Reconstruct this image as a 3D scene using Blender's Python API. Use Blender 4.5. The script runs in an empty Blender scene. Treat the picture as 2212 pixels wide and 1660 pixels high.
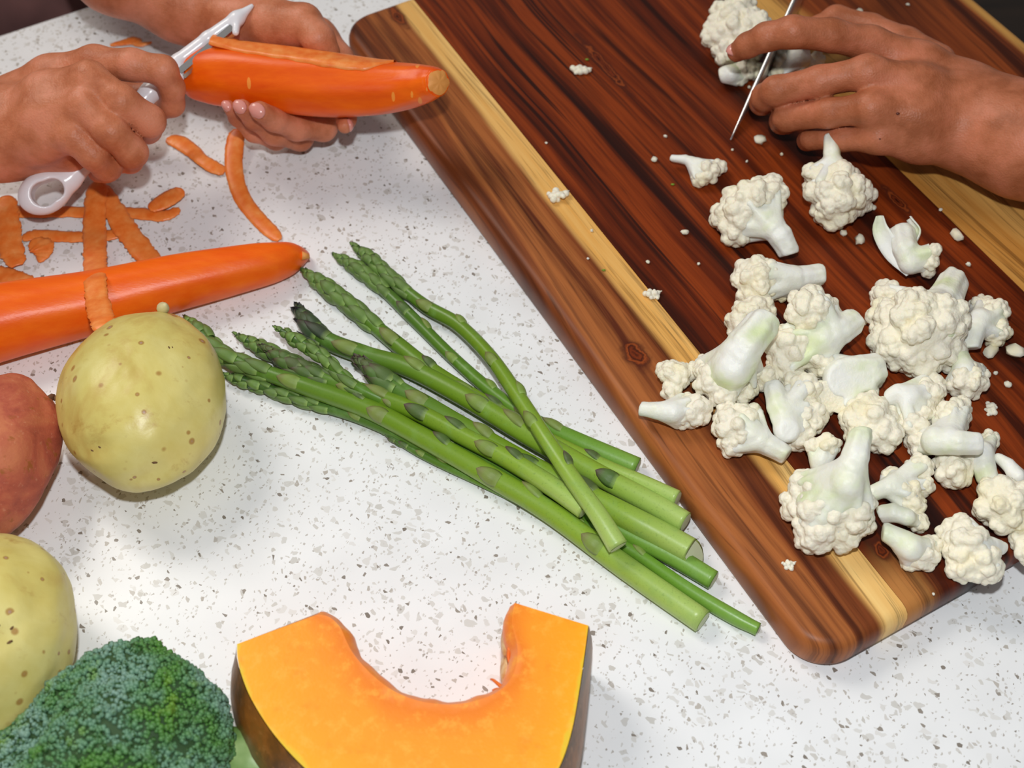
import bpy, bmesh, math, random
import numpy as np
from mathutils import Vector, Matrix

# ------------------------------------------------------------------ camera, light, exposure
CT = 0.90                                   # height of the worktop above the floor
CAM_H = 0.57                                # camera above the worktop
PITCH = math.radians(53.9)
FPX = 2900.0                                # focal length for a 2212 px wide frame
scene = bpy.context.scene
COL = scene.collection
cam_d = bpy.data.cameras.new('camera'); cam = bpy.data.objects.new('camera', cam_d); COL.objects.link(cam)
cam.location = (0, 0, CT + CAM_H); cam.rotation_euler = (math.pi / 2 - PITCH, 0, 0)
cam_d.sensor_width = 36; cam_d.lens = 36 * FPX / 2212; cam_d.clip_start = 0.02
cam_d.dof.use_dof = True; cam_d.dof.focus_distance = 0.66; cam_d.dof.aperture_fstop = 10
scene.camera = cam

world = bpy.data.worlds.new('world'); scene.world = world; world.use_nodes = True
bg = world.node_tree.nodes['Background']; bg.inputs[0].default_value = (0.97, 0.985, 1.0, 1); bg.inputs[1].default_value = 0.165

cF = Vector((0, math.cos(PITCH), -math.sin(PITCH))); cU = Vector((0, math.sin(PITCH), math.cos(PITCH))); cR = Vector((1, 0, 0))
fl = bpy.data.lights.new('camera_flash', 'POINT'); fl.energy = 13.0; fl.shadow_soft_size = 0.016; fl.color = (0.94, 0.98, 1.0)
flo = bpy.data.objects.new('camera_flash', fl); COL.objects.link(flo); flo.location = Vector(cam.location) + cU * 0.13 - cF * 0.05
wl = bpy.data.lights.new('ambient_light', 'AREA'); wl.shape = 'SQUARE'; wl.size = 0.9; wl.energy = 26; wl.color = (1.0, 0.94, 0.85)  # soft warm ambient lamp from the back left, its source unseen
wlo = bpy.data.objects.new('ambient_light', wl); COL.objects.link(wlo); wlo.location = (-1.3, 1.45, CT + 2.0)
wlo.rotation_euler = (Vector((0, 0.45, CT)) - wlo.location).to_track_quat('-Z', 'Y').to_euler()

cy = scene.cycles; cy.adaptive_threshold = 0.03; cy.max_bounces = 4; cy.diffuse_bounces = 3; cy.glossy_bounces = 2; cy.transmission_bounces = 1; cy.caustics_reflective = False; cy.caustics_refractive = False
vs = scene.view_settings
vs.view_transform = 'Standard'; vs.look = 'None'; vs.gamma = 1.0; vs.use_curve_mapping = False; vs.exposure = 0.0

# ------------------------------------------------------------------ helpers
CAMP = np.array([0, 0, CT + CAM_H]); nF = np.array(cF); nU = np.array(cU); nR = np.array(cR)
def P(px, py, h=0.0):
    """the place above the worktop (height h) that the photograph shows at this pixel"""
    d = nR * (px - 1106) / FPX - nU * (py - 830) / FPX + nF
    return CAMP + d * ((CAM_H - h) / -d[2])
def DEP(p): return float((np.asarray(p) - CAMP) @ nF)
def PR(px, py, h, r):
    p = P(px, py, h); return p, r * DEP(p) / FPX
UX = np.array([-.489, .872, 0]); UX /= np.linalg.norm(UX)        # along the board
VX = np.array([UX[1], -UX[0], 0])                                # across the board
def uv(u, v, h=0): return UX * u + VX * v + np.array([0, 0, CT + h])
BT = 0.020                                                       # board thickness

def mesh_data(name, verts, faces, mat, smooth=True):
    me = bpy.data.meshes.new(name)
    verts = np.asarray(verts, dtype=np.float32)
    if isinstance(faces, np.ndarray) and faces.ndim == 2:
        n = faces.shape[1]
        me.vertices.add(len(verts)); me.vertices.foreach_set('co', verts.ravel())
        me.loops.add(faces.size); me.loops.foreach_set('vertex_index', faces.astype(np.int32).ravel())
        me.polygons.add(len(faces)); me.polygons.foreach_set('loop_start', np.arange(0, faces.size, n, dtype=np.int32))
        me.update(calc_edges=True)
    else:
        me.from_pydata([tuple(map(float, v)) for v in verts], [], [list(map(int, f)) for f in faces])
    if smooth: me.polygons.foreach_set('use_smooth', np.ones(len(me.polygons), dtype=bool))
    if mat: me.materials.append(mat)
    me.update()
    return me
def tag(o, label=None, cat=None, group=None, kind=None):
    if label: o['label'] = label
    if cat: o['category'] = cat
    if group: o['group'] = group
    if kind: o['kind'] = kind
    return o
def thing(name, base, label, cat, group=None):
    o = bpy.data.objects.new(name, None); COL.objects.link(o); o.location = tuple(map(float, base)); o.empty_display_size = 0.02
    return tag(o, label, cat, group)
def wloc(o):
    l = np.zeros(3)
    while o is not None: l += np.array(o.location); o = o.parent
    return l
def part(name, verts, faces, mat, parent=None, smooth=True, origin=None):
    """one mesh object from world coordinates"""
    verts = np.asarray(verts, dtype=float)
    pw = wloc(parent) if parent is not None else np.zeros(3)
    if origin is None: origin = pw if parent is not None else np.array([verts[:, 0].mean(), verts[:, 1].mean(), verts[:, 2].min()])
    o = bpy.data.objects.new(name, mesh_data(name, verts - origin, faces, mat, smooth)); COL.objects.link(o)
    if parent is not None: o.parent = parent
    o.location = tuple(map(float, origin - pw))
    return o
def share(name, me, parent=None):
    o = bpy.data.objects.new(name, me); COL.objects.link(o); o.parent = parent; return o

def cr(pts, n):
    """Catmull-Rom resample of rows"""
    p = np.asarray(pts, float); p = np.vstack([2 * p[0] - p[1], p, 2 * p[-1] - p[-2]])
    m = len(p) - 3; out = []
    for t in np.linspace(0, m - 1e-9, n):
        i = int(t); f = t - i; a, b, c, d = p[i:i + 4]
        out.append(.5 * ((2 * b) + (-a + c) * f + (2 * a - 5 * b + 4 * c - d) * f * f + (-a + 3 * b - 3 * c + d) * f ** 3))
    return np.array(out)
def frames(path):
    path = np.asarray(path); T = np.gradient(path, axis=0); T /= np.linalg.norm(T, axis=1)[:, None] + 1e-12
    up = np.array([0, 0, 1.0]); B = np.cross(T, up); B /= np.linalg.norm(B, axis=1)[:, None] + 1e-9
    N = np.cross(B, T); return T, B, N
def tube(path, rad, seg=24, rfun=None, caps=True):
    path = np.asarray(path); n = len(path); T, B, N = frames(path); rad = np.broadcast_to(rad, (n,))
    th = np.linspace(0, 2 * math.pi, seg, endpoint=False)
    V = np.zeros((n, seg, 3))
    for i in range(n):
        r = rad[i] * (rfun(i / (n - 1), th) if rfun else np.ones(seg))
        V[i] = path[i] + np.outer(np.cos(th) * r, B[i]) + np.outer(np.sin(th) * r, N[i])
    idx = np.arange(n * seg).reshape(n, seg); nx = np.roll(idx, -1, axis=1)
    F = np.stack([idx[:-1], nx[:-1], nx[1:], idx[1:]], -1).reshape(-1, 4).tolist()
    V = V.reshape(-1, 3)
    if caps:
        V = np.vstack([V, path[0], path[-1]]); a, b = len(V) - 2, len(V) - 1
        for j in range(seg):
            F.append([a, idx[0][(j + 1) % seg], idx[0][j]]); F.append([b, idx[-1][j], idx[-1][(j + 1) % seg]])
    return V, F
_rs = np.random.RandomState(5); _K = _rs.normal(size=(24, 3)); _K /= np.linalg.norm(_K, axis=1)[:, None]; _PH = _rs.uniform(0, 6.28, 24)
def wob(p, scale, octs=2, seed=0.0):
    """cheap smooth noise in about -1..1"""
    p = np.asarray(p); out = np.zeros(p.shape[:-1]); amp = 1.0; f = scale
    for o in range(octs):
        for k in range(6):
            q = o * 6 + k; out += amp * np.sin(p @ (_K[q] * f * (1 + .35 * k)) + _PH[q] + seed * (1.7 + k)) / 3.0
        amp *= .5; f *= 2.1
    return out
def sphere_grid(nu, nv):
    th = np.linspace(0, math.pi, nv + 1); ph = np.linspace(0, 2 * math.pi, nu, endpoint=False)
    V = np.array([[math.sin(t) * math.cos(a), math.sin(t) * math.sin(a), math.cos(t)] for t in th[1:-1] for a in ph])
    idx = np.arange((nv - 1) * nu).reshape(nv - 1, nu); nx = np.roll(idx, -1, axis=1)
    F = np.stack([idx[:-1], idx[1:], nx[1:], nx[:-1]], -1).reshape(-1, 4).tolist()
    V = np.vstack([V, [0, 0, 1], [0, 0, -1]]); a, b = len(V) - 2, len(V) - 1
    for j in range(nu): F.append([a, idx[0][j], nx[0][j]]); F.append([b, nx[-1][j], idx[-1][j]])
    return V, F
_ico = bmesh.new(); bmesh.ops.create_icosphere(_ico, subdivisions=1, radius=1); _ico.verts.ensure_lookup_table()
ICO_V = np.array([v.co[:] for v in _ico.verts]); ICO_F = np.array([[v.index for v in f.verts] for f in _ico.faces]); _ico.free()
_ico = bmesh.new(); bmesh.ops.create_icosphere(_ico, subdivisions=2, radius=1); _ico.verts.ensure_lookup_table()
ICO2_V = np.array([v.co[:] for v in _ico.verts]); ICO2_F = np.array([[v.index for v in f.verts] for f in _ico.faces]); _ico.free()
def rotm(x, z):
    """columns: x dir, y, z-ish"""
    x = np.asarray(x, float); x /= np.linalg.norm(x); z = np.asarray(z, float); y = np.cross(z, x); y /= np.linalg.norm(y); z = np.cross(x, y)
    return np.stack([x, y, z], 1)

class Field:
    """signed distance grid with smooth unions; surface extracted with surface nets"""
    BIG = 0.05
    def __init__(s, lo, hi, h):
        s.lo = np.asarray(lo, float); s.h = h; s.n = np.maximum(4, np.ceil((np.asarray(hi) - s.lo) / h).astype(int) + 1)
        s.d = np.full(tuple(s.n), s.BIG, np.float32)
    def like(s):
        o = Field.__new__(Field); o.lo, o.h, o.n = s.lo, s.h, s.n; o.d = np.full(tuple(s.n), s.BIG, np.float32); return o
    def blk(s, lo, hi):
        a = np.clip(np.floor((lo - s.lo) / s.h).astype(int), 0, s.n); b = np.clip(np.ceil((hi - s.lo) / s.h).astype(int) + 1, 0, s.n)
        if (b <= a).any(): return None
        sl = tuple(slice(i, j) for i, j in zip(a, b))
        g = [(s.lo[i] + s.h * np.arange(a[i], b[i])) for i in range(3)]
        return sl, g[0][:, None, None], g[1][None, :, None], g[2][None, None, :]
    @staticmethod
    def smin(a, b, k):
        if k <= 0: return np.minimum(a, b)
        t = np.clip(.5 + .5 * (b - a) / k, 0, 1); return b * (1 - t) + a * t - k * t * (1 - t)
    def _put(s, sl, d, k, sub):
        if sub: s.d[sl] = -Field.smin(-s.d[sl], d, k)
        else: s.d[sl] = Field.smin(s.d[sl], d, k)
    def cone(s, a, b, ra, rb, k=.003, sub=False):
        a = np.asarray(a, float); b = np.asarray(b, float); m = max(ra, rb) + k + 3 * s.h
        q = s.blk(np.minimum(a, b) - m, np.maximum(a, b) + m)
        if q is None: return s
        sl, X, Y, Z = q; ab = b - a; L = ab @ ab + 1e-12
        t = np.clip(((X - a[0]) * ab[0] + (Y - a[1]) * ab[1] + (Z - a[2]) * ab[2]) / L, 0, 1)
        d = np.sqrt((X - a[0] - t * ab[0]) ** 2 + (Y - a[1] - t * ab[1]) ** 2 + (Z - a[2] - t * ab[2]) ** 2) - (ra + (rb - ra) * t)
        s._put(sl, d, k, sub); return s
    def ball(s, c, r, k=.001, sub=False):
        m = r + k + 3 * s.h; q = s.blk(c - m, c + m)
        if q is None: return s
        sl, X, Y, Z = q; s._put(sl, np.sqrt((X - c[0]) ** 2 + (Y - c[1]) ** 2 + (Z - c[2]) ** 2) - r, k, sub); return s
    def ell(s, c, rad, R=np.eye(3), k=.002, sub=False):
        rad = np.asarray(rad, float); m = rad.max() + k + 3 * s.h; q = s.blk(c - m, c + m)
        if q is None: return s
        sl, X, Y, Z = q; x, y, z = X - c[0], Y - c[1], Z - c[2]
        l = [(x * R[0, i] + y * R[1, i] + z * R[2, i]) / rad[i] for i in range(3)]
        k0 = np.sqrt(l[0] ** 2 + l[1] ** 2 + l[2] ** 2); k1 = np.sqrt(sum((l[i] / rad[i]) ** 2 for i in range(3))) + 1e-9
        s._put(sl, k0 * (k0 - 1) / k1, k, sub); return s
    def chain(s, pts, k=.003):
        for (a, ra), (b, rb) in zip(pts[:-1], pts[1:]): s.cone(a, b, ra, rb, k)
        return s
    def plane(s, p, n, k=.0006):
        """cut away the side the normal points to"""
        g = [s.lo[i] + s.h * np.arange(s.n[i]) for i in range(3)]; n = np.asarray(n, float) / np.linalg.norm(n)
        d = (g[0][:, None, None] - p[0]) * n[0] + (g[1][None, :, None] - p[1]) * n[1] + (g[2][None, None, :] - p[2]) * n[2]
        s.d = -Field.smin(-s.d, -d.astype(np.float32), k); return s
    def mesh(s, smooth=0):
        d = s.d; ins = d < 0; c = ins[:-1, :-1, :-1].astype(np.int8)
        tot = np.zeros(c.shape, np.int8); corners = [(i, j, k) for i in (0, 1) for j in (0, 1) for k in (0, 1)]
        sh = lambda o: tuple(slice(q, d.shape[a] - 1 + q) for a, q in enumerate(o))
        for o in corners: tot += ins[sh(o)]
        act = (tot > 0) & (tot < 8); ci = np.argwhere(act); vid = np.full(c.shape, -1, np.int64); vid[act] = np.arange(len(ci))
        val = {o: d[ci[:, 0] + o[0], ci[:, 1] + o[1], ci[:, 2] + o[2]] for o in corners}
        acc = np.zeros((len(ci), 3)); cnt = np.zeros(len(ci))
        for o in corners:
            for ax in range(3):
                if o[ax]: continue
                o2 = list(o); o2[ax] = 1; o2 = tuple(o2); a, b = val[o], val[o2]; m = (a < 0) != (b < 0)
                t = np.where(m, a / np.where(m, a - b, 1), 0)
                for q in range(3): acc[:, q] += np.where(m, o[q] + (t if q == ax else 0), 0)
                cnt += m
        V = s.lo + s.h * (ci + acc / cnt[:, None]); Fs = []
        for ax in range(3):
            sa = [slice(None)] * 3; sb = [slice(None)] * 3; sa[ax] = slice(0, -1); sb[ax] = slice(1, None)
            e = np.argwhere(ins[tuple(sa)] != ins[tuple(sb)]); b1, b2 = (ax + 1) % 3, (ax + 2) % 3
            e = e[(e[:, b1] > 0) & (e[:, b2] > 0) & (e[:, b1] < d.shape[b1] - 1) & (e[:, b2] < d.shape[b2] - 1)]
            fl_ = ins[e[:, 0], e[:, 1], e[:, 2]]; q = []
            for (x, y) in ((-1, -1), (0, -1), (0, 0), (-1, 0)):
                g = e.copy(); g[:, b1] += x; g[:, b2] += y; q.append(vid[g[:, 0], g[:, 1], g[:, 2]])
            q = np.stack(q, 1); q[~fl_] = q[~fl_][:, ::-1]; Fs.append(q)
        Fq = np.vstack(Fs)
        for _ in range(smooth):
            S = np.zeros_like(V); n = np.zeros(len(V))
            for a, b in ((0, 1), (1, 2), (2, 3), (3, 0)):
                for (i, j) in ((a, b), (b, a)): np.add.at(S, Fq[:, i], V[Fq[:, j]]); np.add.at(n, Fq[:, i], 1)
            V = .5 * V + .5 * S / np.maximum(n, 1)[:, None]
        return V, Fq

# ------------------------------------------------------------------ materials
def srgb(r, g, b):
    f = lambda c: (c / 255 / 12.92) if c / 255 <= .04045 else ((c / 255 + .055) / 1.055) ** 2.4
    return (f(r), f(g), f(b), 1)
class Mat:
    def __init__(s, name, rough=.5, spec=.5, **kw):
        s.m = bpy.data.materials.new(name); s.m.use_nodes = True; s.nt = s.m.node_tree; s.b = s.nt.nodes['Principled BSDF']
        s.b.inputs['Roughness'].default_value = rough; s.b.inputs['Specular IOR Level'].default_value = spec
        for k, v in kw.items(): s.b.inputs[k.replace('_', ' ')].default_value = v
        s.tc = s.nt.nodes.new('ShaderNodeTexCoord')
    def N(s, t, **kw):
        n = s.nt.nodes.new(t)
        for k, v in kw.items(): setattr(n, k, v)
        return n
    def L(s, a, b): s.nt.links.new(a, b)
    def co(s, sc=(1, 1, 1), loc=(0, 0, 0), rot=(0, 0, 0), src=None):
        m = s.N('ShaderNodeMapping'); m.inputs['Scale'].default_value = sc; m.inputs['Location'].default_value = loc; m.inputs['Rotation'].default_value = rot
        s.L(src or s.tc.outputs['Object'], m.inputs[0]); return m.outputs[0]
    def noise(s, vec, scale, detail=3, rough=.55, dist=0):
        n = s.N('ShaderNodeTexNoise'); n.inputs['Scale'].default_value = scale; n.inputs['Detail'].default_value = detail; n.inputs['Roughness'].default_value = rough; n.inputs['Distortion'].default_value = dist
        s.L(vec, n.inputs['Vector']); return n.outputs['Fac']
    def voro(s, vec, scale, feature='F1', rnd=1):
        n = s.N('ShaderNodeTexVoronoi', feature=feature); n.inputs['Scale'].default_value = scale; n.inputs['Randomness'].default_value = rnd; s.L(vec, n.inputs['Vector']); return n
    def ramp(s, f, stops, interp='LINEAR'):
        r = s.N('ShaderNodeValToRGB'); e = r.color_ramp; e.interpolation = interp
        while len(e.elements) < len(stops): e.elements.new(.5)
        for el, (p, c) in zip(e.elements, stops): el.position = p; el.color = c if hasattr(c, '__len__') else (c, c, c, 1)
        s.L(f, r.inputs[0]); return r.outputs[0]
    def mix(s, f, a, b, mode='MIX'):
        n = s.N('ShaderNodeMix', data_type='RGBA', blend_type=mode); n.clamp_factor = True
        for sock, v in ((n.inputs[0], f), (n.inputs[6], a), (n.inputs[7], b)):
            if hasattr(v, 'is_linked') or isinstance(v, bpy.types.NodeSocket): s.L(v, sock)
            else: sock.default_value = v
        return n.outputs[2]
    def math(s, op, a, b=0.0):
        n = s.N('ShaderNodeMath', operation=op)
        for sock, v in ((n.inputs[0], a), (n.inputs[1], b)):
            if isinstance(v, bpy.types.NodeSocket): s.L(v, sock)
            else: sock.default_value = v
        return n.outputs[0]
    def sstep(s, f, lo, hi):
        n = s.N('ShaderNodeMapRange', interpolation_type='SMOOTHSTEP'); n.inputs[1].default_value = lo; n.inputs[2].default_value = hi; s.L(f, n.inputs[0]); return n.outputs[0]
    def xyz(s, vec=None):
        n = s.N('ShaderNodeSeparateXYZ'); s.L(vec or s.tc.outputs['Object'], n.inputs[0]); return n.outputs
    def attr(s, name): return s.N('ShaderNodeAttribute', attribute_name=name).outputs['Fac']
    def color(s, c):
        if isinstance(c, bpy.types.NodeSocket): s.L(c, s.b.inputs['Base Color'])
        else: s.b.inputs['Base Color'].default_value = c
        return s
    def bump(s, h, strength=.3, dist=.001):
        n = s.N('ShaderNodeBump'); n.inputs['Strength'].default_value = strength; n.inputs['Distance'].default_value = dist; s.L(h, n.inputs['Height']); s.L(n.outputs[0], s.b.inputs['Normal']); return s
    def roughness(s, v): s.L(v, s.b.inputs['Roughness']); return s
    def sss(s, w, rad, scale=.003):
        s.b.inputs['Subsurface Weight'].default_value = w; s.b.inputs['Subsurface Radius'].default_value = rad; s.b.inputs['Subsurface Scale'].default_value = scale; return s

def m_quartz():
    M = Mat('speckled_quartz', .28, .5); o = M.co()
    w = M.N('ShaderNodeTexNoise'); w.inputs['Scale'].default_value = 420; w.inputs['Detail'].default_value = 0; M.L(o, w.inputs['Vector'])
    col = M.ramp(M.noise(o, 30, 1), [(.3, srgb(236, 236, 237)), (.7, srgb(244, 244, 245))])
    for sc, thr, edge, cs, rot, warp in ((210, .84, .13, [(0, srgb(216, 214, 210)), (.5, srgb(230, 228, 226)), (1, srgb(206, 203, 198))], .3, .35),
                             (330, .90, .15, [(0, srgb(182, 174, 165)), (.5, srgb(220, 217, 213)), (1, srgb(204, 200, 194))], 1.1, .3),
                             (620, .87, .16, [(0, srgb(172, 164, 157)), (.5, srgb(220, 217, 214)), (1, srgb(198, 193, 187))], 2.0, .25),
                             (430, .982, .10, [(0, srgb(128, 119, 110)), (1, srgb(160, 151, 142))], .7, .3)):
        va = M.N('ShaderNodeVectorMath', operation='MULTIPLY_ADD'); M.L(w.outputs['Color'], va.inputs[0]); va.inputs[1].default_value = (warp / sc,) * 3; M.L(M.co(rot=(0, 0, rot)), va.inputs[2])
        vec = M.co((1, 1.35, 1), src=va.outputs[0])
        v = M.voro(vec, sc); e = M.voro(vec, sc, 'DISTANCE_TO_EDGE')
        sep = M.N('ShaderNodeSeparateColor'); M.L(v.outputs['Color'], sep.inputs[0])
        mask = M.math('MULTIPLY', M.math('GREATER_THAN', sep.outputs[0], thr), M.sstep(e.outputs['Distance'], edge - .03, edge + .03))
        col = M.mix(mask, col, M.ramp(sep.outputs[1], cs))
    M.color(col); return M.m
def m_wood(kind):
    M = Mat('acacia_' + kind, .40, .18); o = M.tc.outputs['Object']; x, y, z = M.xyz()
    wn = M.noise(M.co((1, 1, 1)), 7, 2); 
    w2 = M.N('ShaderNodeTexNoise'); w2.inputs['Scale'].default_value = 5.0; w2.inputs['Detail'].default_value = 2; M.L(M.co((1, .55, 1)), w2.inputs['Vector'])
    va = M.N('ShaderNodeVectorMath', operation='MULTIPLY_ADD'); M.L(w2.outputs['Color'], va.inputs[0]); va.inputs[1].default_value = (.045, .0, 0); M.L(o, va.inputs[2]); wo = va.outputs[0]
    broad = M.noise(M.co((44, 1.7, 1), src=wo), 1, 5, .62)
    fine = M.noise(M.co((210, 5.0, 1), src=wo), 1, 4, .65)
    pore = M.noise(M.co((700, 22, 1), src=wo), 1, 2, .5)
    knots = []
    if kind == 'plank_one':
        heart = M.ramp(broad, [(.36, srgb(72, 32, 16)), (.46, srgb(128, 66, 33)), (.55, srgb(170, 100, 52)), (.65, srgb(92, 42, 24))])
        sap = M.ramp(broad, [(.38, srgb(226, 166, 86)), (.62, srgb(248, 206, 132))])
        col = M.mix(M.sstep(M.math('ADD', x, M.math('MULTIPLY', M.math('SUBTRACT', M.noise(M.co((20, 5, 1)), 1, 3), .5), .010)), .2742, .2795), heart, sap)
        col = M.mix(M.math('MULTIPLY', M.math('MULTIPLY', M.sstep(M.noise(M.co((90, 1.9, 1), (1, 3, 0), src=wo), 1, 3, .6), .53, .64), .6), M.math('SUBTRACT', 1.0, M.sstep(x, .270, .277))), col, srgb(70, 32, 22))
        knots = [(.3350, .2610, .006, .010), (.6370, .2740, .004, .012)]
    elif kind == 'plank_two':
        col = M.ramp(broad, [(.36, srgb(48, 17, 9)), (.46, srgb(98, 36, 13)), (.55, srgb(140, 58, 20)), (.65, srgb(66, 24, 11))])
        st = M.math('MAXIMUM', M.noise(M.co((64, 1.5, 1), src=wo), 1, 3, .6), M.math('SUBTRACT', M.noise(M.co((165, 2.4, 1), (2, 5, 0), src=wo), 1, 3, .6), .03))
        zone = M.math('MULTIPLY', M.sstep(x, .292, .305), M.math('SUBTRACT', 1.0, M.sstep(M.math('ADD', x, M.math('MULTIPLY', wn, .05)), .375, .405)))
        streak = M.math('MULTIPLY', M.sstep(st, .53, .60), M.math('MAXIMUM', zone, .07))
        col = M.mix(M.math('MULTIPLY', streak, .88), col, srgb(34, 15, 13))
        zone2 = M.math('MULTIPLY', M.sstep(x, .37, .46), M.sstep(M.noise(M.co((50, 2.0, 1), (3, 1, 0), src=wo), 1, 3, .6), .56, .66))
        col = M.mix(M.math('MULTIPLY', zone2, .4), col, srgb(40, 18, 14))
        lt = M.math('MULTIPLY', M.math('SUBTRACT', 1.0, M.sstep(M.math('ADD', y, M.math('MULTIPLY', broad, .03)), .175, .205)), M.math('SUBTRACT', 1.0, M.sstep(M.math('ADD', x, M.math('MULTIPLY', fine, .02)), .305, .325)))
        col = M.mix(M.math('MULTIPLY', lt, .75), col, srgb(206, 140, 76))
        knots = [(.1830, .2995, .004, .006), (.5350, .3640, .0035, .030), (.3560, .4480, .003, .012)]
    else:
        heart = M.ramp(broad, [(.36, srgb(50, 20, 12)), (.46, srgb(112, 50, 22)), (.55, srgb(146, 70, 30)), (.65, srgb(68, 28, 14))])
        sap = M.ramp(broad, [(.38, srgb(190, 130, 60)), (.62, srgb(228, 174, 96))])
        xx = M.math('ADD', x, M.math('MULTIPLY', M.math('SUBTRACT', M.noise(M.co((16, 2.5, 1)), 1, 3), .5), .030))
        xx = M.math('ADD', xx, M.math('MULTIPLY', M.math('MAXIMUM', M.math('SUBTRACT', y, .40), 0.0), .20))
        s1 = M.math('SUBTRACT', 1.0, M.sstep(xx, .510, .530)); s2 = M.sstep(x, .594, .600)
        col = M.mix(M.math('MAXIMUM', s1, s2), heart, sap)
    col = M.mix(M.math('MULTIPLY', M.sstep(fine, .52, .66), .5), col, srgb(54, 22, 12), 'MULTIPLY' if kind == 'x' else 'MIX')
    col = M.mix(M.math('MULTIPLY', M.sstep(pore, .60, .72), .38), col, srgb(40, 20, 12))
    for (ku, kv, ra, rb) in knots:
        dx = M.math('DIVIDE', M.math('SUBTRACT', x, kv), ra); dy = M.math('DIVIDE', M.math('SUBTRACT', y, ku), rb)
        r = M.math('SQRT', M.math('ADD', M.math('MULTIPLY', dx, dx), M.math('MULTIPLY', dy, dy)))
        r = M.math('ADD', r, M.math('MULTIPLY', M.math('SUBTRACT', M.noise(M.co(), 160, 3), .5), 1.1))
        kc = M.ramp(r, [(0, srgb(40, 14, 10)), (.28, srgb(120, 48, 20)), (.45, srgb(60, 22, 14)), (.62, srgb(150, 70, 30)), (.8, srgb(76, 32, 20))])
        col = M.mix(M.math('MULTIPLY', M.math('SUBTRACT', 1.0, M.sstep(r, .65, 1.35)), .92), col, kc)
    M.color(col); return M.m
def m_skin(name, a, b, c):
    M = Mat(name, .48, .35); o = M.co()
    col = M.ramp(M.noise(o, 55, 4, .6), [(.36, a), (.5, b), (.64, c)])
    col = M.mix(M.math('MULTIPLY', M.sstep(M.noise(o, 900, 2), .5, .75), .12), col, srgb(150, 70, 50))
    M.color(col); M.sss(.22, (1, .35, .2), .004)
    M.bump(M.math('ADD', M.voro(M.co((1, 1, 1)), 900).outputs['Distance'], M.math('MULTIPLY', M.noise(o, 260, 3), 1.6)), .24, .0006); return M.m
def m_plain(name, col, rough=.5, **kw):
    M = Mat(name, rough, **kw); M.color(col); return M.m
def m_carrot(name, a, b, spots=True):
    M = Mat(name, .36, .34); o = M.co(); x, y, z = M.xyz()
    n = M.noise(M.co((28, 120, 120)), 1, 4, .6); col = M.ramp(n, [(.3, a), (.7, b)])
    if spots:
        v = M.voro(M.co((190, 62, 62)), 1.0); sep = M.N('ShaderNodeSeparateColor'); M.L(v.outputs['Color'], sep.inputs[0])
        col = M.mix(M.math('MULTIPLY', M.math('MULTIPLY', M.math('GREATER_THAN', sep.outputs[0], .45), M.math('LESS_THAN', v.outputs['Distance'], .22)), .55), col, srgb(255, 178, 78))
    M.color(col); M.bump(M.noise(M.co((300, 900, 900)), 1, 3), .16, .0005); return M.m
def m_peel():
    M = Mat('carrot_peel_flesh', .38, .45); o = M.co()
    M.color(M.ramp(M.noise(o, 160, 4), [(.3, srgb(236, 112, 34)), (.55, srgb(245, 138, 62)), (.75, srgb(250, 160, 88))])); M.bump(M.noise(o, 900, 3), .2, .0004)
    return M.m
def m_potato():
    M = Mat('potato_skin', .36, .45); o = M.co()
    col = M.ramp(M.noise(o, 22, 5, .6, .4), [(.28, srgb(196, 164, 86)), (.42, srgb(214, 196, 112)), (.6, srgb(224, 210, 134)), (.75, srgb(204, 182, 96))])
    col = M.mix(M.math('MULTIPLY', M.sstep(M.noise(M.co((1, 1.6, 1), (1, 2, 3)), 48, 5, .7), .58, .74), .5), col, srgb(170, 122, 48))
    col = M.mix(M.math('MULTIPLY', M.sstep(M.noise(M.co(loc=(4, 1, 0)), 18, 2), .52, .7), .35), col, srgb(196, 186, 84))
    v = M.voro(o, 130); sep = M.N('ShaderNodeSeparateColor'); M.L(v.outputs['Color'], sep.inputs[0]); keep = M.math('GREATER_THAN', sep.outputs[0], .12)
    rr = M.math('MULTIPLY', v.outputs['Distance'], M.math('ADD', .75, sep.outputs[1]))
    ring = M.math('MULTIPLY', keep, M.math('SUBTRACT', 1.0, M.sstep(rr, .14, .24))); core = M.math('MULTIPLY', keep, M.math('SUBTRACT', 1.0, M.sstep(rr, .07, .12)))
    col = M.mix(M.math('MULTIPLY', ring, .75), col, srgb(160, 105, 40)); col = M.mix(core, col, srgb(176, 140, 118))
    M.color(col); M.bump(M.math('ADD', M.noise(o, 700, 3), M.math('MULTIPLY', core, 1.5)), .12, .0005); return M.m
def m_sweet():
    M = Mat('sweet_potato_skin', .6, .3); o = M.co()
    col = M.ramp(M.noise(o, 40, 5, .65, .5), [(.25, srgb(140, 60, 52)), (.45, srgb(186, 94, 70)), (.62, srgb(206, 122, 84)), (.8, srgb(160, 76, 64))])
    col = M.mix(M.math('MULTIPLY', M.sstep(M.noise(M.co((1, 2, 1.4), (2, 1, 0)), 75, 4, .6), .6, .7), .7), col, srgb(152, 92, 30))
    col = M.mix(M.math('MULTIPLY', M.sstep(M.noise(o, 420, 3), .6, .75), .3), col, srgb(225, 165, 130))
    M.color(col); M.bump(M.math('ADD', M.noise(o, 90, 4), M.math('MULTIPLY', M.noise(o, 500, 3), .5)), .4, .0012); return M.m
def m_curd():
    M = Mat('cauliflower_curd', .55, .3); o = M.co()
    M.color(M.ramp(M.noise(M.co(loc=(0, 0, 0), src=M.N('ShaderNodeNewGeometry').outputs['Position']), 38, 3), [(.3, srgb(242, 234, 216)), (.55, srgb(245, 237, 214)), (.75, srgb(244, 231, 190))]))
    M.sss(.25, (1, .68, .38), .003); M.bump(M.math('ADD', M.math('MULTIPLY', M.voro(o, 620).outputs['Distance'], -1.6), M.noise(o, 1500, 2)), .32, .0006); return M.m
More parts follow.
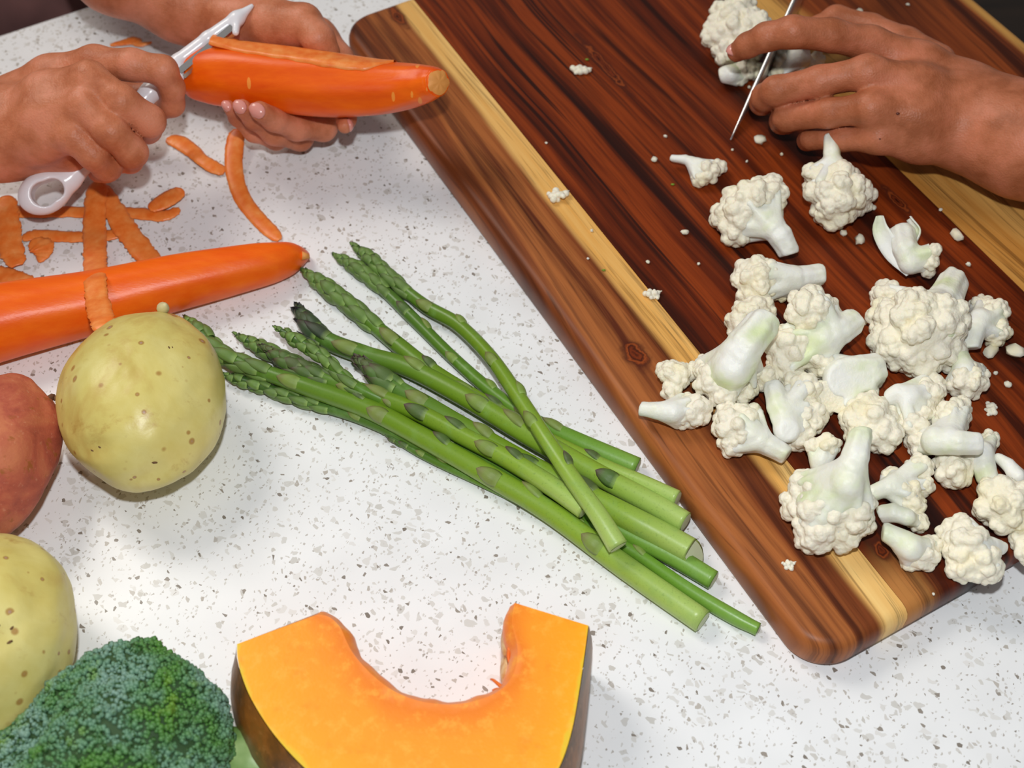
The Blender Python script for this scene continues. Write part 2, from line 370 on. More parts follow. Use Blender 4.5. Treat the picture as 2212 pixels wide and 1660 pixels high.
def m_stemw():
    M = Mat('cauliflower_stem', .42, .4); o = M.co()
    M.color(M.ramp(M.noise(M.co(src=M.N('ShaderNodeNewGeometry').outputs['Position']), 45, 3), [(.40, srgb(240, 239, 232)), (.54, srgb(238, 238, 222)), (.70, srgb(220, 229, 182))]))
    M.sss(.35, (1, .85, .6), .003); M.bump(M.math('ADD', M.noise(o, 420, 4), M.noise(o, 150, 3)), .3, .0012); return M.m
def m_aspar(name, stops):
    M = Mat(name, .36, .5); o = M.co(); t = M.attr('along')
    col = M.ramp(t, stops); n = M.noise(M.co((900, 900, 900)), 1, 2)
    col = M.mix(M.math('MULTIPLY', M.sstep(M.noise(o, 110, 4), .5, .75), .4), col, srgb(128, 168, 92))
    col = M.mix(M.math('MULTIPLY', M.sstep(n, .55, .75), .25), col, srgb(60, 100, 30)); M.color(col); M.bump(M.noise(o, 420, 3), .1, .0005); return M.m
def m_bract(name, a, b):
    M = Mat(name, .42, .45); x, y, z = M.xyz(); oi = M.N('ShaderNodeObjectInfo')
    col = M.ramp(x, [(0, srgb(150, 182, 92)), (.18, a), (.55, a), (.95, b)]); col = M.mix(M.math('MULTIPLY', oi.outputs['Random'], .45), col, b)
    M.color(col); M.bump(M.noise(M.co((2, 14, 14)), 3, 3), .25, .0006); return M.m
def m_bud():
    M = Mat('broccoli_buds', .5, .4); p = M.N('ShaderNodeNewGeometry').outputs['Position']
    col = M.ramp(M.noise(M.co(src=p), 26, 3), [(.36, srgb(84, 134, 38)), (.46, srgb(78, 126, 58)), (.54, srgb(100, 140, 110)), (.64, srgb(122, 154, 138))])
    col = M.mix(M.sstep(M.noise(M.co(src=p), 420, 2), .52, .68), col, srgb(44, 82, 26)); M.color(M.mix(M.math('MULTIPLY', M.sstep(M.noise(M.co(loc=(3, 2, 1), src=p), 60, 2), .58, .7), .6), col, srgb(112, 150, 46))); return M.m
def m_flesh():
    M = Mat('pumpkin_flesh', .4, .45); o = M.co(); t = M.attr('inward')
    col = M.ramp(M.math('ADD', t, M.math('MULTIPLY', M.math('SUBTRACT', M.noise(o, 45, 4), .5), .34)), [(0, srgb(232, 190, 40)), (.04, srgb(250, 168, 18)), (.3, srgb(253, 160, 22)), (.7, srgb(252, 152, 28)), (.93, srgb(240, 128, 24)), (1, srgb(246, 138, 56))])
    col = M.mix(M.math('MULTIPLY', M.sstep(M.noise(M.co((1, 1, 1), (1, 0, 0)), 130, 4, .7), .48, .70), .5), col, srgb(255, 182, 66)); col = M.mix(M.math('MULTIPLY', M.sstep(M.noise(M.co(loc=(2, 5, 0)), 70, 3, .6), .56, .74), .45), col, srgb(238, 128, 10))
    M.color(col); M.bump(M.noise(o, 700, 4), .14, .0006); return M.m
def m_rind():
    M = Mat('pumpkin_rind', .38, .5); o = M.co()
    col = M.ramp(M.noise(M.co((1, 1, 1)), 22, 5, .65, .6), [(.25, srgb(52, 40, 18)), (.42, srgb(98, 62, 22)), (.58, srgb(150, 92, 34)), (.75, srgb(92, 84, 34))])
    col = M.mix(M.math('MULTIPLY', M.sstep(M.noise(o, 260, 3), .58, .7), .5), col, srgb(180, 120, 60)); M.color(col); M.bump(M.noise(o, 140, 4), .3, .0012); return M.m

# ------------------------------------------------------------------ the setting
MQ = m_quartz(); W1, W2, W3 = m_wood('plank_one'), m_wood('plank_two'), m_wood('plank_three')
M_floor = Mat('dark_floor', .5); M_floor.color(M_floor.ramp(M_floor.noise(M_floor.co((3, 22, 1)), 2, 4), [(.3, srgb(34, 24, 17)), (.7, srgb(58, 42, 29))])); M_floor = M_floor.m
def box(lo, hi): 
    V = np.array([[x, y, z] for x in (lo[0], hi[0]) for y in (lo[1], hi[1]) for z in (lo[2], hi[2])], float)
    return V, [[0, 1, 3, 2], [4, 6, 7, 5], [0, 4, 5, 1], [2, 3, 7, 6], [0, 2, 6, 4], [1, 5, 7, 3]]
V, F = box((-3, -3, -.05), (3, 3, 0)); fo = part('floor', V, F, M_floor, smooth=False, origin=np.zeros(3)); tag(fo, 'dark wooden kitchen floor below the worktop', kind='structure')
def slab(u0, u1, v0, v1, z0, z1, bev):
    prof = [(bev, z0), (0, z0 + bev), (0, z1 - bev), (bev * .3, z1 - bev * .3), (bev, z1)]; V = []; F = []
    for d, z in prof:
        for (u, v) in ((u0 + d, v0 + d), (u0 + d, v1 - d), (u1 - d, v1 - d), (u1 - d, v0 + d)): V.append(uv(u, v, z - CT))
    for k in range(len(prof) - 1):
        for j in range(4): a = k * 4 + j; b = k * 4 + (j + 1) % 4; F.append([a, b, b + 4, a + 4])
    F.append([3, 2, 1, 0]); n = len(V); F.append([n - 4, n - 3, n - 2, n - 1]); return np.array(V), F
wt = thing('worktop', (0, 0, 0), 'white quartz worktop speckled with grey chips, under the vegetables', 'worktop')
V, F = slab(-.55, .7705, -.62, .598, CT - .04, CT, .003); part('slab', V, F, MQ, wt, smooth=False)
V, F = slab(-.5, .73, -.58, .55, 0, CT - .0405, .002); part('support_panel', V, F, m_plain('cabinet_brown', srgb(70, 52, 42)), wt, smooth=False)

# cutting board: three glued planks
U0, U1, V0, V1, RC = .1505, .6515, .2385, .6065, .021
LAY = [(.0035, 0), (.001, .0018), (0, .0050), (0, .0140), (.0010, .0172), (.0030, .0192), (.0058, BT)]
board = thing('cutting_board', (0, 0, CT), 'large acacia cutting board with dark and pale stripes under the cauliflower', 'cutting board')
board.rotation_euler = (0, 0, math.atan2(VX[1], VX[0]))
def plank(va, vb, mat):
    first, last = va <= V0, vb >= V1; nt = 48; V = []; F = []
    s = np.linspace(0, 1, nt)
    if first: s = s ** 2.2
    if last: s = 1 - (1 - s) ** 2.2
    for d, z in LAY:
        a = V0 + d if first else va + .00012; b = V1 - d if last else vb - .00012; r = max(RC - d, .002)
        for t in s:
            v = a + (b - a) * t; e = min(v - (V0 + d), (V1 - d) - v); off = r - math.sqrt(max(0, r * r - (r - e) ** 2)) if e < r else 0
            V.append((v, U0 + d + off, z)); V.append((v, U1 - d - off, z))
    nL = len(LAY); I = lambda k, t, q: (k * nt + t) * 2 + q
    for k in range(nL - 1):
        for t in range(nt - 1):
            F.append([I(k, t, 0), I(k, t + 1, 0), I(k + 1, t + 1, 0), I(k + 1, t, 0)]); F.append([I(k, t + 1, 1), I(k, t, 1), I(k + 1, t, 1), I(k + 1, t + 1, 1)])
        F.append([I(k, 0, 1), I(k, 0, 0), I(k + 1, 0, 0), I(k + 1, 0, 1)]); F.append([I(k, nt - 1, 0), I(k, nt - 1, 1), I(k + 1, nt - 1, 1), I(k + 1, nt - 1, 0)])
    for t in range(nt - 1):
        F.append([I(0, t, 1), I(0, t + 1, 1), I(0, t + 1, 0), I(0, t, 0)]); F.append([I(nL - 1, t, 0), I(nL - 1, t + 1, 0), I(nL - 1, t + 1, 1), I(nL - 1, t, 1)])
    me = mesh_data('plank', V, F, mat, True); me.set_sharp_from_angle(angle=math.radians(35)); return share('plank', me, board)
plank(V0, .2905, W1)['label'] = 'brown plank with a honey coloured sapwood stripe'
plank(.2905, .4645, W2)['label'] = 'wide red brown plank with black grain lines'
plank(.4645, V1, W3)['label'] = 'plank that is golden on one side and dark on the other'

# ------------------------------------------------------------------ carrots, peels
MC = m_carrot('carrot_flesh', srgb(232, 80, 2), srgb(250, 108, 8)); MC2 = m_carrot('carrot_peeled', srgb(244, 92, 8), srgb(255, 116, 20), False)
MP = m_peel(); M_cend = m_plain('carrot_end', srgb(226, 150, 74), .6)
def carrot_mesh(pts, seg=44, n=90, facets=9, amp=.022, seed=0):
    rows = []
    for q in pts:
        p, r = PR(q[0], q[1], q[2] if q[2] is not None else 0.0, q[3])
        if q[2] is None:                                     # rests on the worktop
            for _ in range(4): p, r = PR(q[0], q[1], r * .97, q[3])
        rows.append(np.append(p, r))
    C = cr(rows, n); path, rad = C[:, :3], np.maximum(C[:, 3], .0006)
    rf = lambda t, th: 1 + amp * np.cos((((th + .35 * math.sin(3 * t + seed)) * facets / (2 * math.pi)) % 1 - .5) * math.pi) ** 1 - amp + .012 * np.sin(5 * th + 9 * t + seed) * np.sin(31 * t)
    return path, rad, rf, tube(path, rad, seg, rf)
ct = thing('carrot', P(300, 640, 0), 'whole peeled carrot lying on the worktop behind the potato', 'carrot')
path2, rad2, rf2, (V, F) = carrot_mesh([(-190, 745, None, 84), (-100, 722, None, 86), (0, 697, None, 84), (200, 653, None, 70), (400, 606, None, 60), (540, 577, None, 50), (600, 564, None, 42), (632, 556, None, 32), (655, 553, None, 16), (664, 553, None, 6)])
part('body', V, F, MC2, ct)
V, F = tube(np.array([P(652, 553, .012), P(664, 554, .011), P(668, 558, .009)]), [.0026, .0016, .0006], 10); part('root_tip', V, F, M_cend, ct)

hc = thing('carrot', P(680, 180, .03), 'fat half peeled carrot held up in the hand over the worktop', 'carrot')
HC = [(398, 160, .052, 22), (404, 160, .052, 42), (425, 160, .053, 57), (480, 160, .055, 69), (600, 174, .057, 70), (700, 185, .058, 69), (800, 191, .060, 60), (870, 187, .064, 51), (912, 182, .069, 43), (935, 179, .073, 36), (944, 178, .0750, 31), (947, 178, .0758, 27)]
hpath, hrad, hrf, (V, F) = carrot_mesh(HC, facets=7, amp=.055, seed=2); part('body', V, F, MC, hc)
# pale cut end
T, B, N = frames(hpath); e = hpath[-1]; Vs, Fs = [], []
r0 = hrad[-1]; V = [e + T[-1] * .0012]
for k, q in enumerate((.45, .8, .985)):
    for j in range(26):
        a = j / 26 * 2 * math.pi; rr = r0 * q * (1 + .05 * math.sin(5 * a + k)); V.append(e + T[-1] * (.0012 - .0006 * k + .0003 * math.sin(7 * a + k)) + B[-1] * rr * math.cos(a) + N[-1] * rr * math.sin(a))
F = [[0, 1 + j, 1 + (j + 1) % 26] for j in range(26)] + [[1 + k * 26 + j, 27 + k * 26 + j, 27 + k * 26 + (j + 1) % 26, 1 + k * 26 + (j + 1) % 26] for k in range(2) for j in range(26)]
part('cut_end', V, F, M_cend, hc)
# the strip that is being peeled off, still lying along the carrot
nS, nA = 60, 10; V = []; ang0 = []
for i in range(nS):
    t = .262 + (.615 - .262) * i / (nS - 1); k = t * (len(hpath) - 1); a = int(k); f = k - a
    c = hpath[a] * (1 - f) + hpath[a + 1] * f; r = hrad[a] * (1 - f) + hrad[a + 1] * f; s = (t - .262) / .353
    hi = math.radians(np.interp(s, [0, .2, .4, .6, .8, .92, 1], [86, 94, 98, 104, 102, 82, 52])) + .015 * math.sin(47 * s); lo = math.radians(22)
    off = .0012 + .003 * max(0, .12 - s) / .12
    for j in range(nA):
        th = lo + (hi - lo) * j / (nA - 1); d = B[a] * -math.cos(th) + N[a] * math.sin(th)
        V.append(c + d * (r * float(hrf(t, np.array([math.pi - th]))[0]) + off - (.0008 if j in (0, nA - 1) else 0)))
V = np.array(V); Vi = V - (V - np.repeat(np.array([hpath[int((.262 + .353 * i / (nS - 1)) * (len(hpath) - 1))] for i in range(nS)]), nA, 0)) * .05
F = []
for i in range(nS - 1):
    for j in range(nA - 1):
        a = i * nA + j; F.append([a, a + nA, a + nA + 1, a + 1]); b = a + nS * nA; F.append([b, b + 1, b + nA + 1, b + nA])
    for j, o in ((0, 0), (nA - 1, 1)):
        a = i * nA + j; b = a + nS * nA; F.append([a, b, b + nA, a + nA] if o == 0 else [a, a + nA, b + nA, b])
part('peel_strip', np.vstack([V, Vi]), F, MP, hc)['label'] = 'pale orange strip just cut loose by the peeler'

def peel(pts, label, seed=0, thick=.0006, twist=None, jag=.10):
    rows = []
    for q in pts: p, w = PR(q[0], q[1], q[2], q[3] / 2); rows.append(np.append(p, w))
    n = 14 + 8 * len(pts); C = cr(rows, n); path, w = C[:, :3], np.maximum(C[:, 3], .0008); T, B, N = frames(path); rs = np.random.RandomState(seed + 40)
    m = 7; V = []
    jl, jr = rs.uniform(-1, 1, n), rs.uniform(-1, 1, n)
    for sgn in (1, -1):
        for i in range(n):
            endf = min(1, .55 + .45 * min(i, n - 1 - i) / 3.0)
            for j in range(m):
                s = j / (m - 1) * 2 - 1; ww = w[i] * endf * (1 + jag * (jl[i] if s < 0 else jr[i]) * abs(s))
                V.append(path[i] + B[i] * s * ww + N[i] * (.0007 * (1 - s * s) + .00008 * math.sin(i * .9 + seed) + sgn * thick / 2 * (1 - .6 * s ** 4)))
    F = []; q = n * m
    for i in range(n - 1):
        for j in range(m - 1):
            a = i * m + j; F.append([a, a + 1, a + m + 1, a + m]); F.append([q + a, q + a + m, q + a + m + 1, q + a + 1])
        a = i * m; F.append([a, a + m, q + a + m, q + a]); a += m - 1; F.append([a, q + a, q + a + m, a + m])
    for j in range(m - 1): F.append([j, q + j, q + j + 1, j + 1]); a = (n - 1) * m + j; F.append([a, a + 1, q + a + 1, q + a])
    o = part('carrot_peel', V, F, MP); tag(o, label, 'carrot peel', 'carrot peels on the worktop'); return o
h0 = .0011
peel([(-25, 452, h0, 34), (60, 458, h0, 34), (170, 458, h0, 32), (300, 462, h0, 34), (355, 466, h0, 32), (388, 452, h0, 22)], 'long carrot peel lying level below the white peeler loop', 1)
peel([(48, 516, h0, 24), (80, 508, h0, 32), (160, 512, h0, 32), (235, 508, h0, 32), (272, 500, h0, 26)], 'straight carrot peel lying level, second of the two crosswise peels', 2)
peel([(12, 425, .0032, 44), (15, 470, .0034, 52), (22, 530, .0032, 54), (38, 575, .0024, 40)], 'broad upright carrot peel at the left edge of the photo', 3)
peel([(215, 400, .0034, 36), (240, 445, .0036, 46), (275, 500, .0034, 50), (310, 545, .0024, 50), (345, 590, h0, 44)], 'carrot peel slanting down to the right, ending behind the whole carrot', 4)
peel([(70, 520, .0024, 34), (90, 534, .0026, 52), (92, 550, .0018, 36), (85, 568, h0, 8)], 'short carrot peel scrap with a pointed tip', 5)
peel([(-30, 585, h0, 40), (20, 598, h0, 46), (70, 612, h0, 34)], 'carrot peel mostly tucked behind the whole carrot at the left edge', 6)
peel([(322, 452, .0030, 26), (345, 440, .0034, 42), (372, 424, .0034, 44), (394, 410, .0034, 30)], 'short oval carrot peel scrap resting on a longer peel', 7, jag=.03)
peel([(360, 302, h0, 26), (385, 306, h0, 38), (415, 326, .002, 36), (435, 344, .004, 30), (460, 360, .003, 34), (486, 372, h0, 26)], 'curled carrot peel lying between the fist and the open hand', 8, jag=.03)
peel([(514, 280, .010, 36), (506, 320, .006, 40), (506, 370, .003, 38), (522, 425, h0, 36), (555, 470, h0, 36), (585, 500, h0, 34), (604, 520, h0, 20)], 'long bowed carrot peel hanging below the fingertips', 9, jag=.04)
peel([(238, 98, h0, 10), (270, 91, h0, 20), (290, 88, h0, 26), (303, 96, h0, 16), (328, 92, h0, 6)], 'small leaf shaped carrot peel lying behind the fist', 10)
kk = lambda px: None
peel([(214, 392, .0044, 44), (206, 440, .0052, 48), (204, 500, .0052, 50), (205, 548, .012, 50), (206, 582, .026, 50), (206, 604, .0345, 48), (209, 640, .0375, 50), (216, 672, .043, 52), (222, 696, .0475, 52), (226, 712, .049, 44)], 'long carrot peel draped over the whole carrot onto the potato', 11, jag=.09)

# ------------------------------------------------------------------ potatoes, sweet potato
M_pot, M_sw = m_potato(), m_sweet(); M_sprout = m_plain('potato_sprout', srgb(214, 200, 150), .5); M_root = m_plain('dry_root', srgb(120, 84, 56), .8); M_eye = m_plain('potato_eye', srgb(112, 80, 48), .8)
def lump(px, py, h, semi, rz, seed, dents=(), nu=110, nv=72, amp=.035, tilt=0.0, egg=0.0):
    S, F = sphere_grid(nu, nv); c = P(px, py, h); a, b = math.cos(rz), math.sin(rz); Rz = np.array([[a, -b, 0], [b, a, 0], [0, 0, 1]])
    ct_, st_ = math.cos(tilt), math.sin(tilt); Rt = np.array([[ct_, 0, st_], [0, 1, 0], [-st_, 0, ct_]])
    r = 1 + amp * wob(S, 2.0, 2, seed) + .006 * wob(S, 9, 2, seed + 3)
    Q = S * r[:, None]; Q = Q * np.array(semi)
    if egg: Q[:, :1] *= 1; Q[:, 1] *= (1 - egg * Q[:, 0] / semi[0]); Q[:, 2] *= (1 - egg * Q[:, 0] / semi[0])
    Q = Q @ Rt.T @ Rz.T + c
    for (dx, dy, rad, dep) in dents:                        # soft hollows on the side towards the viewer
        ray = (P(dx, dy, 0) - CAMP); ray /= np.linalg.norm(ray); w = Q - CAMP; along = w @ ray; dist = np.linalg.norm(w - along[:, None] * ray, axis=1)
        f = np.exp(-(dist / rad) ** 2) * (along < (c - CAMP) @ ray); Q = Q + np.outer(f * dep, ray)
    Q[:, 2] += CT + .0002 - Q[:, 2].min(); return Q, F
def on_front(Q, px, py):
    ray = P(px, py, 0) - CAMP; ray /= np.linalg.norm(ray); w = Q - CAMP; al = w @ ray; d = np.linalg.norm(w - al[:, None] * ray, axis=1); m = d < .0035
    if not m.any(): m = d < d.min() + .001
    i = np.where(m)[0][np.argmin(al[m])]; return Q[i], ray
def eyes(Q, spots, parent, c):
    for (x, y, s) in spots:
        p, ray = on_front(Q, x, y); n = p - c; n /= np.linalg.norm(n); R = rotm(np.cross(n, [.3, .2, 1]), n)
        V = (ICO_V * np.array([s * 1.5, s * .7, s * .35])) @ R.T + p; part('eye', V, ICO_F, M_eye, parent)
Q, F = lump(309, 862, .035, (.0392, .0490, .0345), .12, 1.3, [(365, 735, .009, .0025), (212, 972, .006, .002), (330, 1012, .008, .002)])
pt = thing('potato', (Q[:, 0].mean(), Q[:, 1].mean(), CT), 'large round yellow potato with a small sprout, beside the asparagus tips', 'potato'); pb = part('body', Q, F, M_pot, pt); cq = Q.mean(0)
eyes(Q, [(362, 736, .0007), (371, 735, .0005), (203, 977, .0008), (187, 980, .0007), (333, 1013, .0011)], pb, cq)
V, F = tube(cr([P(350, 668, .050), P(354, 664, .054), P(358, 657, .057)], 8), np.array([.0025, .0030, .0032, .0028, .0024, .0019, .0013, .0005]), 12); part('sprout', V, F, M_sprout, pt)['label'] = 'stubby pale sprout'
Q, F = lump(-62, 1388, .035, (.0430, .0500, .0345), -.1, 4.1, [(20, 1370, .006, .0015)])
p2 = thing('potato', (Q[:, 0].mean(), Q[:, 1].mean(), CT), 'yellow potato cut off by the left edge, behind the broccoli', 'potato'); pb = part('body', Q, F, M_pot, p2); cq = Q.mean(0)
eyes(Q, [(8, 1345, .0008), (40, 1350, .0009), (25, 1372, .0011)], pb, cq)
Q, F = lump(-44, 1000, .030, (.048, .037, .0310), math.radians(62), 2.2, [(80, 930, .004, .001)], amp=.05, egg=.22)
sp = thing('sweet_potato', (Q[:, 0].mean(), Q[:, 1].mean(), CT), 'red skinned sweet potato at the left edge beside the potato', 'sweet potato'); part('body', Q, F, M_sw, sp)
pe, _ = on_front(Q, 104, 862); V, F = tube(cr([pe - [.002, .002, .001], P(112, 858, .030), P(118, 862, .030), P(125, 857, .031)], 10), np.linspace(.0022, .0006, 10), 8); part('root', V, F, M_root, sp)['label'] = 'short dry root'

# ------------------------------------------------------------------ asparagus
G = [(0, srgb(60, 92, 42)), (.18, srgb(84, 122, 40)), (.45, srgb(108, 142, 28)), (.8, srgb(136, 168, 52)), (1, srgb(172, 198, 106))]
G2 = [(0, srgb(56, 84, 42)), (.2, srgb(76, 112, 40)), (.5, srgb(88, 128, 32)), (.85, srgb(106, 150, 46)), (1, srgb(126, 168, 70))]
MA1, MA2 = m_aspar('asparagus_stalk', G), m_aspar('asparagus_stalk_dark', G2)
MB1 = m_bract('bract_green', srgb(108, 140, 66), srgb(82, 100, 58)); MB2 = m_bract('bract_purple', srgb(84, 116, 54), srgb(86, 66, 62)); MB3 = m_bract('bract_dark', srgb(62, 84, 54), srgb(54, 46, 50)); MB4 = m_bract('bract_stalk', srgb(126, 154, 66), srgb(118, 112, 70))
M_cut = m_plain('asparagus_cut', srgb(206, 214, 176), .6)
def bract_mesh(mat, wide, close=0.0):
    V = []; F = []; nx, na = 7, 7
    for i in range(nx):
        x = i / (nx - 1); half = math.radians(wide) * (1 - x) ** .62 * (1 - .25 * (1 - x) ** 3)
        for j in range(na):
            s = j / (na - 1) * 2 - 1; ph = s * half; rho = 1.0 + .30 * math.sin(math.pi * min(1, x * 1.05)) ** .8 * (1 - .65 * s * s) + .06 * x - close * x ** 1.3
            if i == 0: rho = .96
            V.append((x, rho * math.sin(ph), rho * math.cos(ph)))
    for i in range(nx):
        x = i / (nx - 1); half = math.radians(wide) * (1 - x) ** .62 * (1 - .25 * (1 - x) ** 3)
        for s in (-1, 1): V.append((x, .86 * math.sin(s * half), .86 * math.cos(s * half)))
    for i in range(nx - 1):
        for j in range(na - 1): a = i * na + j; F.append([a, a + na, a + na + 1, a + 1])
        k = nx * na + 2 * i; F.append([i * na, k, k + 2, (i + 1) * na]); F.append([i * na + na - 1, (i + 1) * na + na - 1, k + 3, k + 1])
    return mesh_data('bract', V, F, mat, True)
BR = {k: (bract_mesh(m, 62), bract_mesh(m, 78, .30), bract_mesh(m, 82, .85)) for k, m in (('g', MB1), ('p', MB2), ('d', MB3), ('s', MB4))}
def spear(pts, label, col='g', mat=None, seed=0, tipfat=1.2, tipn=32, tipz=.2, nodes=6, oblique=0.0):
    rows = []
    for (x, y, h, r) in pts: p, rr = PR(x, y, h, r); rows.append(np.append(p, rr))
    n = 110; C = cr(rows, n); path, rad = C[:, :3], C[:, 3]; L = np.concatenate([[0], np.cumsum(np.linalg.norm(np.diff(path, axis=0), axis=1))]); Lt = L[-1]; L /= Lt; rm = rad[int(n * .25)]
    prof = np.interp(L * Lt / rm, [0, .6, 1.6, 3.0, 5.0, 7.0], [.04, .24, .50, .80, 1.02, 1.0]); rad = np.maximum(rad, rm * .9) * prof * np.interp(L, [0, tipz, tipz + .08], [.80, .84, 1.0]); T, B, N = frames(path); rs = random.Random(seed)
    o = thing('asparagus_spear', (path[:, 0].mean(), path[:, 1].mean(), CT), label, 'asparagus', 'asparagus spears in the bundle')
    V, F = tube(path, rad, 16, lambda t, th: 1 + .025 * np.sin(3 * th + 6 * t + seed) + .012 * np.sin(7 * th - 3 * t), caps=True); V[-18:-2] -= np.outer(((V[-18:-2] - path[-1]) @ N[-1]) * oblique, T[-1]); st = part('stalk', V, F, mat or MA1, o)
    at = st.data.attributes.new('along', 'FLOAT', 'POINT'); at.data.foreach_set('value', np.concatenate([np.repeat(L, 16), [0, 1]]).astype(np.float32))
    e, r = path[-1] + T[-1] * .0004, rad[-1] * .86; V = [e + T[-1] * .0002] + [e + B[-1] * r * math.cos(a) + (N[-1] - T[-1] * oblique) * r * math.sin(a) for a in np.linspace(0, 6.283, 15)[:-1]]
    part('cut_end', V, [[0, 1 + j, 1 + (j + 1) % 14] for j in range(14)], M_cut, st, False)
    base = wloc(o)
    def put(t, ang, ln, sc, wide, kind=col):
        i = int(np.clip(np.searchsorted(L, t), 1, n - 2)); d = B[i] * math.cos(ang) + N[i] * math.sin(ang); R = rotm(-T[i], d)
        b = share('bract', BR[kind][wide], o); M = Matrix.Identity(4)
        for c, s in ((0, ln), (1, sc), (2, sc)):
            for q in range(3): M[q][c] = R[q, c] * s
        for q in range(3): M[q][3] = path[i][q] - base[q]
        b.matrix_local = M
    for k in range(tipn):                                    # tight scales of the tip, a spiral
        f = k / (tipn - 1); t = .012 + tipz * f ** 1.15; i = int(np.clip(np.searchsorted(L, t), 1, n - 2)); r = rad[i]
        ln = rm * (.8 + 2.9 * min(f, .75)) * rs.uniform(.85, 1.15); t = max(t, (ln * .93 + .0008 * (k % 3)) / Lt); i = int(np.clip(np.searchsorted(L, t), 1, n - 2)); r = rad[i]; q = rad[int(np.clip(np.searchsorted(L, max(0, t - ln / Lt)), 0, n - 1))] / r; put(t, k * 2.39996 + seed, ln, r * tipfat * (1.0 - .12 * f) * rs.uniform(.95, 1.05), 2 if q < .5 else (1 if q < .8 else 0))
    for k in range(nodes):                                   # spaced scales down the stalk
        f = (k + rs.uniform(.2, .8)) / nodes; t = tipz + .05 + (.88 - tipz - .05) * f ** 1.2; i = int(np.clip(np.searchsorted(L, t), 1, n - 2)); r = rad[i]
        put(t, math.pi / 2 + (.9 if k % 2 else -.7) * rs.uniform(.3, 1.1), r * rs.uniform(2.1, 2.9), r * rs.uniform(1.0, 1.05), 0, 's' if rs.random() < .75 else 'p')
    return o
spear([(812, 918, .003, 5), (850, 948, .003, 8), (930, 992, .003, 9), (1050, 1048, .003, 9), (1180, 1110, .003, 9)], 'very thin asparagus spear underneath the nearest long spear', 'p', MA2, 11, tipn=10, nodes=2)
spear([(466, 806, .006, 13), (540, 828, .0045, 15), (660, 868, .0045, 15), (800, 912, .004, 14), (980, 1000, .0035, 13), (1180, 1095, .0035, 13), (1350, 1182, .0035, 14), (1480, 1270, .004, 16), (1580, 1330, .004, 17), (1638, 1360, .004, 14)], 'thin asparagus spear whose stalk reaches furthest right along the cutting board', 'g', MA2, 10)
spear([(500, 718, .006, 13), (580, 760, .006, 17), (680, 806, .0055, 17), (800, 868, .005, 18), (980, 955, .005, 19), (1180, 1060, .005, 20), (1350, 1150, .005, 22), (1450, 1200, .005, 23), (1541, 1254, .005, 22)], 'asparagus spear low in the bundle with its cut end under the thickest stalk', 'g', MA2, 8)
spear([(755, 523, .004, 13), (800, 560, .0045, 16), (850, 606, .005, 16), (920, 662, .006, 16), (990, 702, .009, 16), (1060, 772, .014, 16), (1120, 858, .020, 17), (1180, 950, .0255, 18), (1240, 1040, .0265, 19), (1290, 1110, .0235, 21), (1335, 1182, .019, 23)], 'asparagus spear crossing on top of all the others', 'g', MA1, 1)
spear([(715, 546, .004, 12), (770, 580, .0045, 15), (830, 628, .0045, 15), (900, 696, .0045, 14), (980, 775, .0045, 14), (1060, 845, .005, 15), (1140, 902, .006, 16), (1240, 950, .006, 19), (1376, 1010, .005, 22)], 'slim asparagus spear second from the top, ending first beside the board', 'g', MA2, 2)
spear([(646, 578, .005, 15), (690, 610, .0055, 19), (750, 656, .0055, 19), (830, 722, .0055, 19), (930, 800, .006, 18), (1040, 868, .007, 18), (1150, 935, .0085, 18), (1300, 1008, .008, 18), (1395, 1048, .011, 18), (1463, 1078, .013, 16)], 'asparagus spear whose tip touches the end of the whole carrot', 'g', MA1, 3, tipz=.24)
spear([(760, 770, .013, 20), (800, 798, .013, 25), (860, 842, .012, 24), (960, 900, .010, 22), (1080, 968, .009, 22), (1200, 1036, .009, 25), (1340, 1110, .010, 29), (1430, 1158, .009, 31), (1496, 1194, .009, 30)], 'thickest asparagus spear with a brown bud tip and white cut end', 'p', MA1, 5, tipn=22, tipz=.16, nodes=4, oblique=.9)
spear([(640, 652, .006, 17), (660, 690, .0065, 24), (705, 735, .0065, 23), (790, 768, .007, 21), (880, 795, .008, 21), (1000, 856, .010, 22), (1150, 945, .011, 23), (1300, 1030, .010, 24), (1410, 1088, .011, 25), (1480, 1128, .012, 24)], 'asparagus spear with a dark purple upturned tip', 'd', MA1, 4, tipn=22, tipz=.13, nodes=5)
spear([(558, 742, .013, 12), (640, 792, .013, 19), (720, 826, .0125, 19), (800, 852, .012, 19), (900, 890, .012, 20), (1000, 942, .013, 20), (1100, 994, .014, 21), (1190, 1050, .0145, 22), (1262, 1102, .014, 22)], 'asparagus spear with brownish tip and the shortest stalk, ending under the crossing spear', 'p', MA1, 6, tipz=.24)
spear([(588, 703, .017, 12), (640, 735, .017, 15), (700, 775, .017, 15), (760, 830, .0160, 15), (830, 866, .012, 15), (910, 900, .007, 15), (1000, 940, .005, 15), (1110, 998, .005, 15)], 'short looking asparagus spear with open frilly green tip in the middle of the bundle', 'g', MA2, 7, tipz=.42, nodes=2)
spear([(394, 680, .007, 12), (430, 715, .010, 17), (480, 765, .011, 20), (560, 800, .011, 20), (680, 842, .011, 21), (800, 886, .0105, 22), (920, 950, .010, 22), (1060, 1030, .009, 23), (1190, 1108, .007, 24), (1350, 1225, .006, 26), (1518, 1342, .006, 27)], 'longest asparagus spear, nearest the viewer, its tip behind the potato', 'g', MA1, 9, nodes=7)

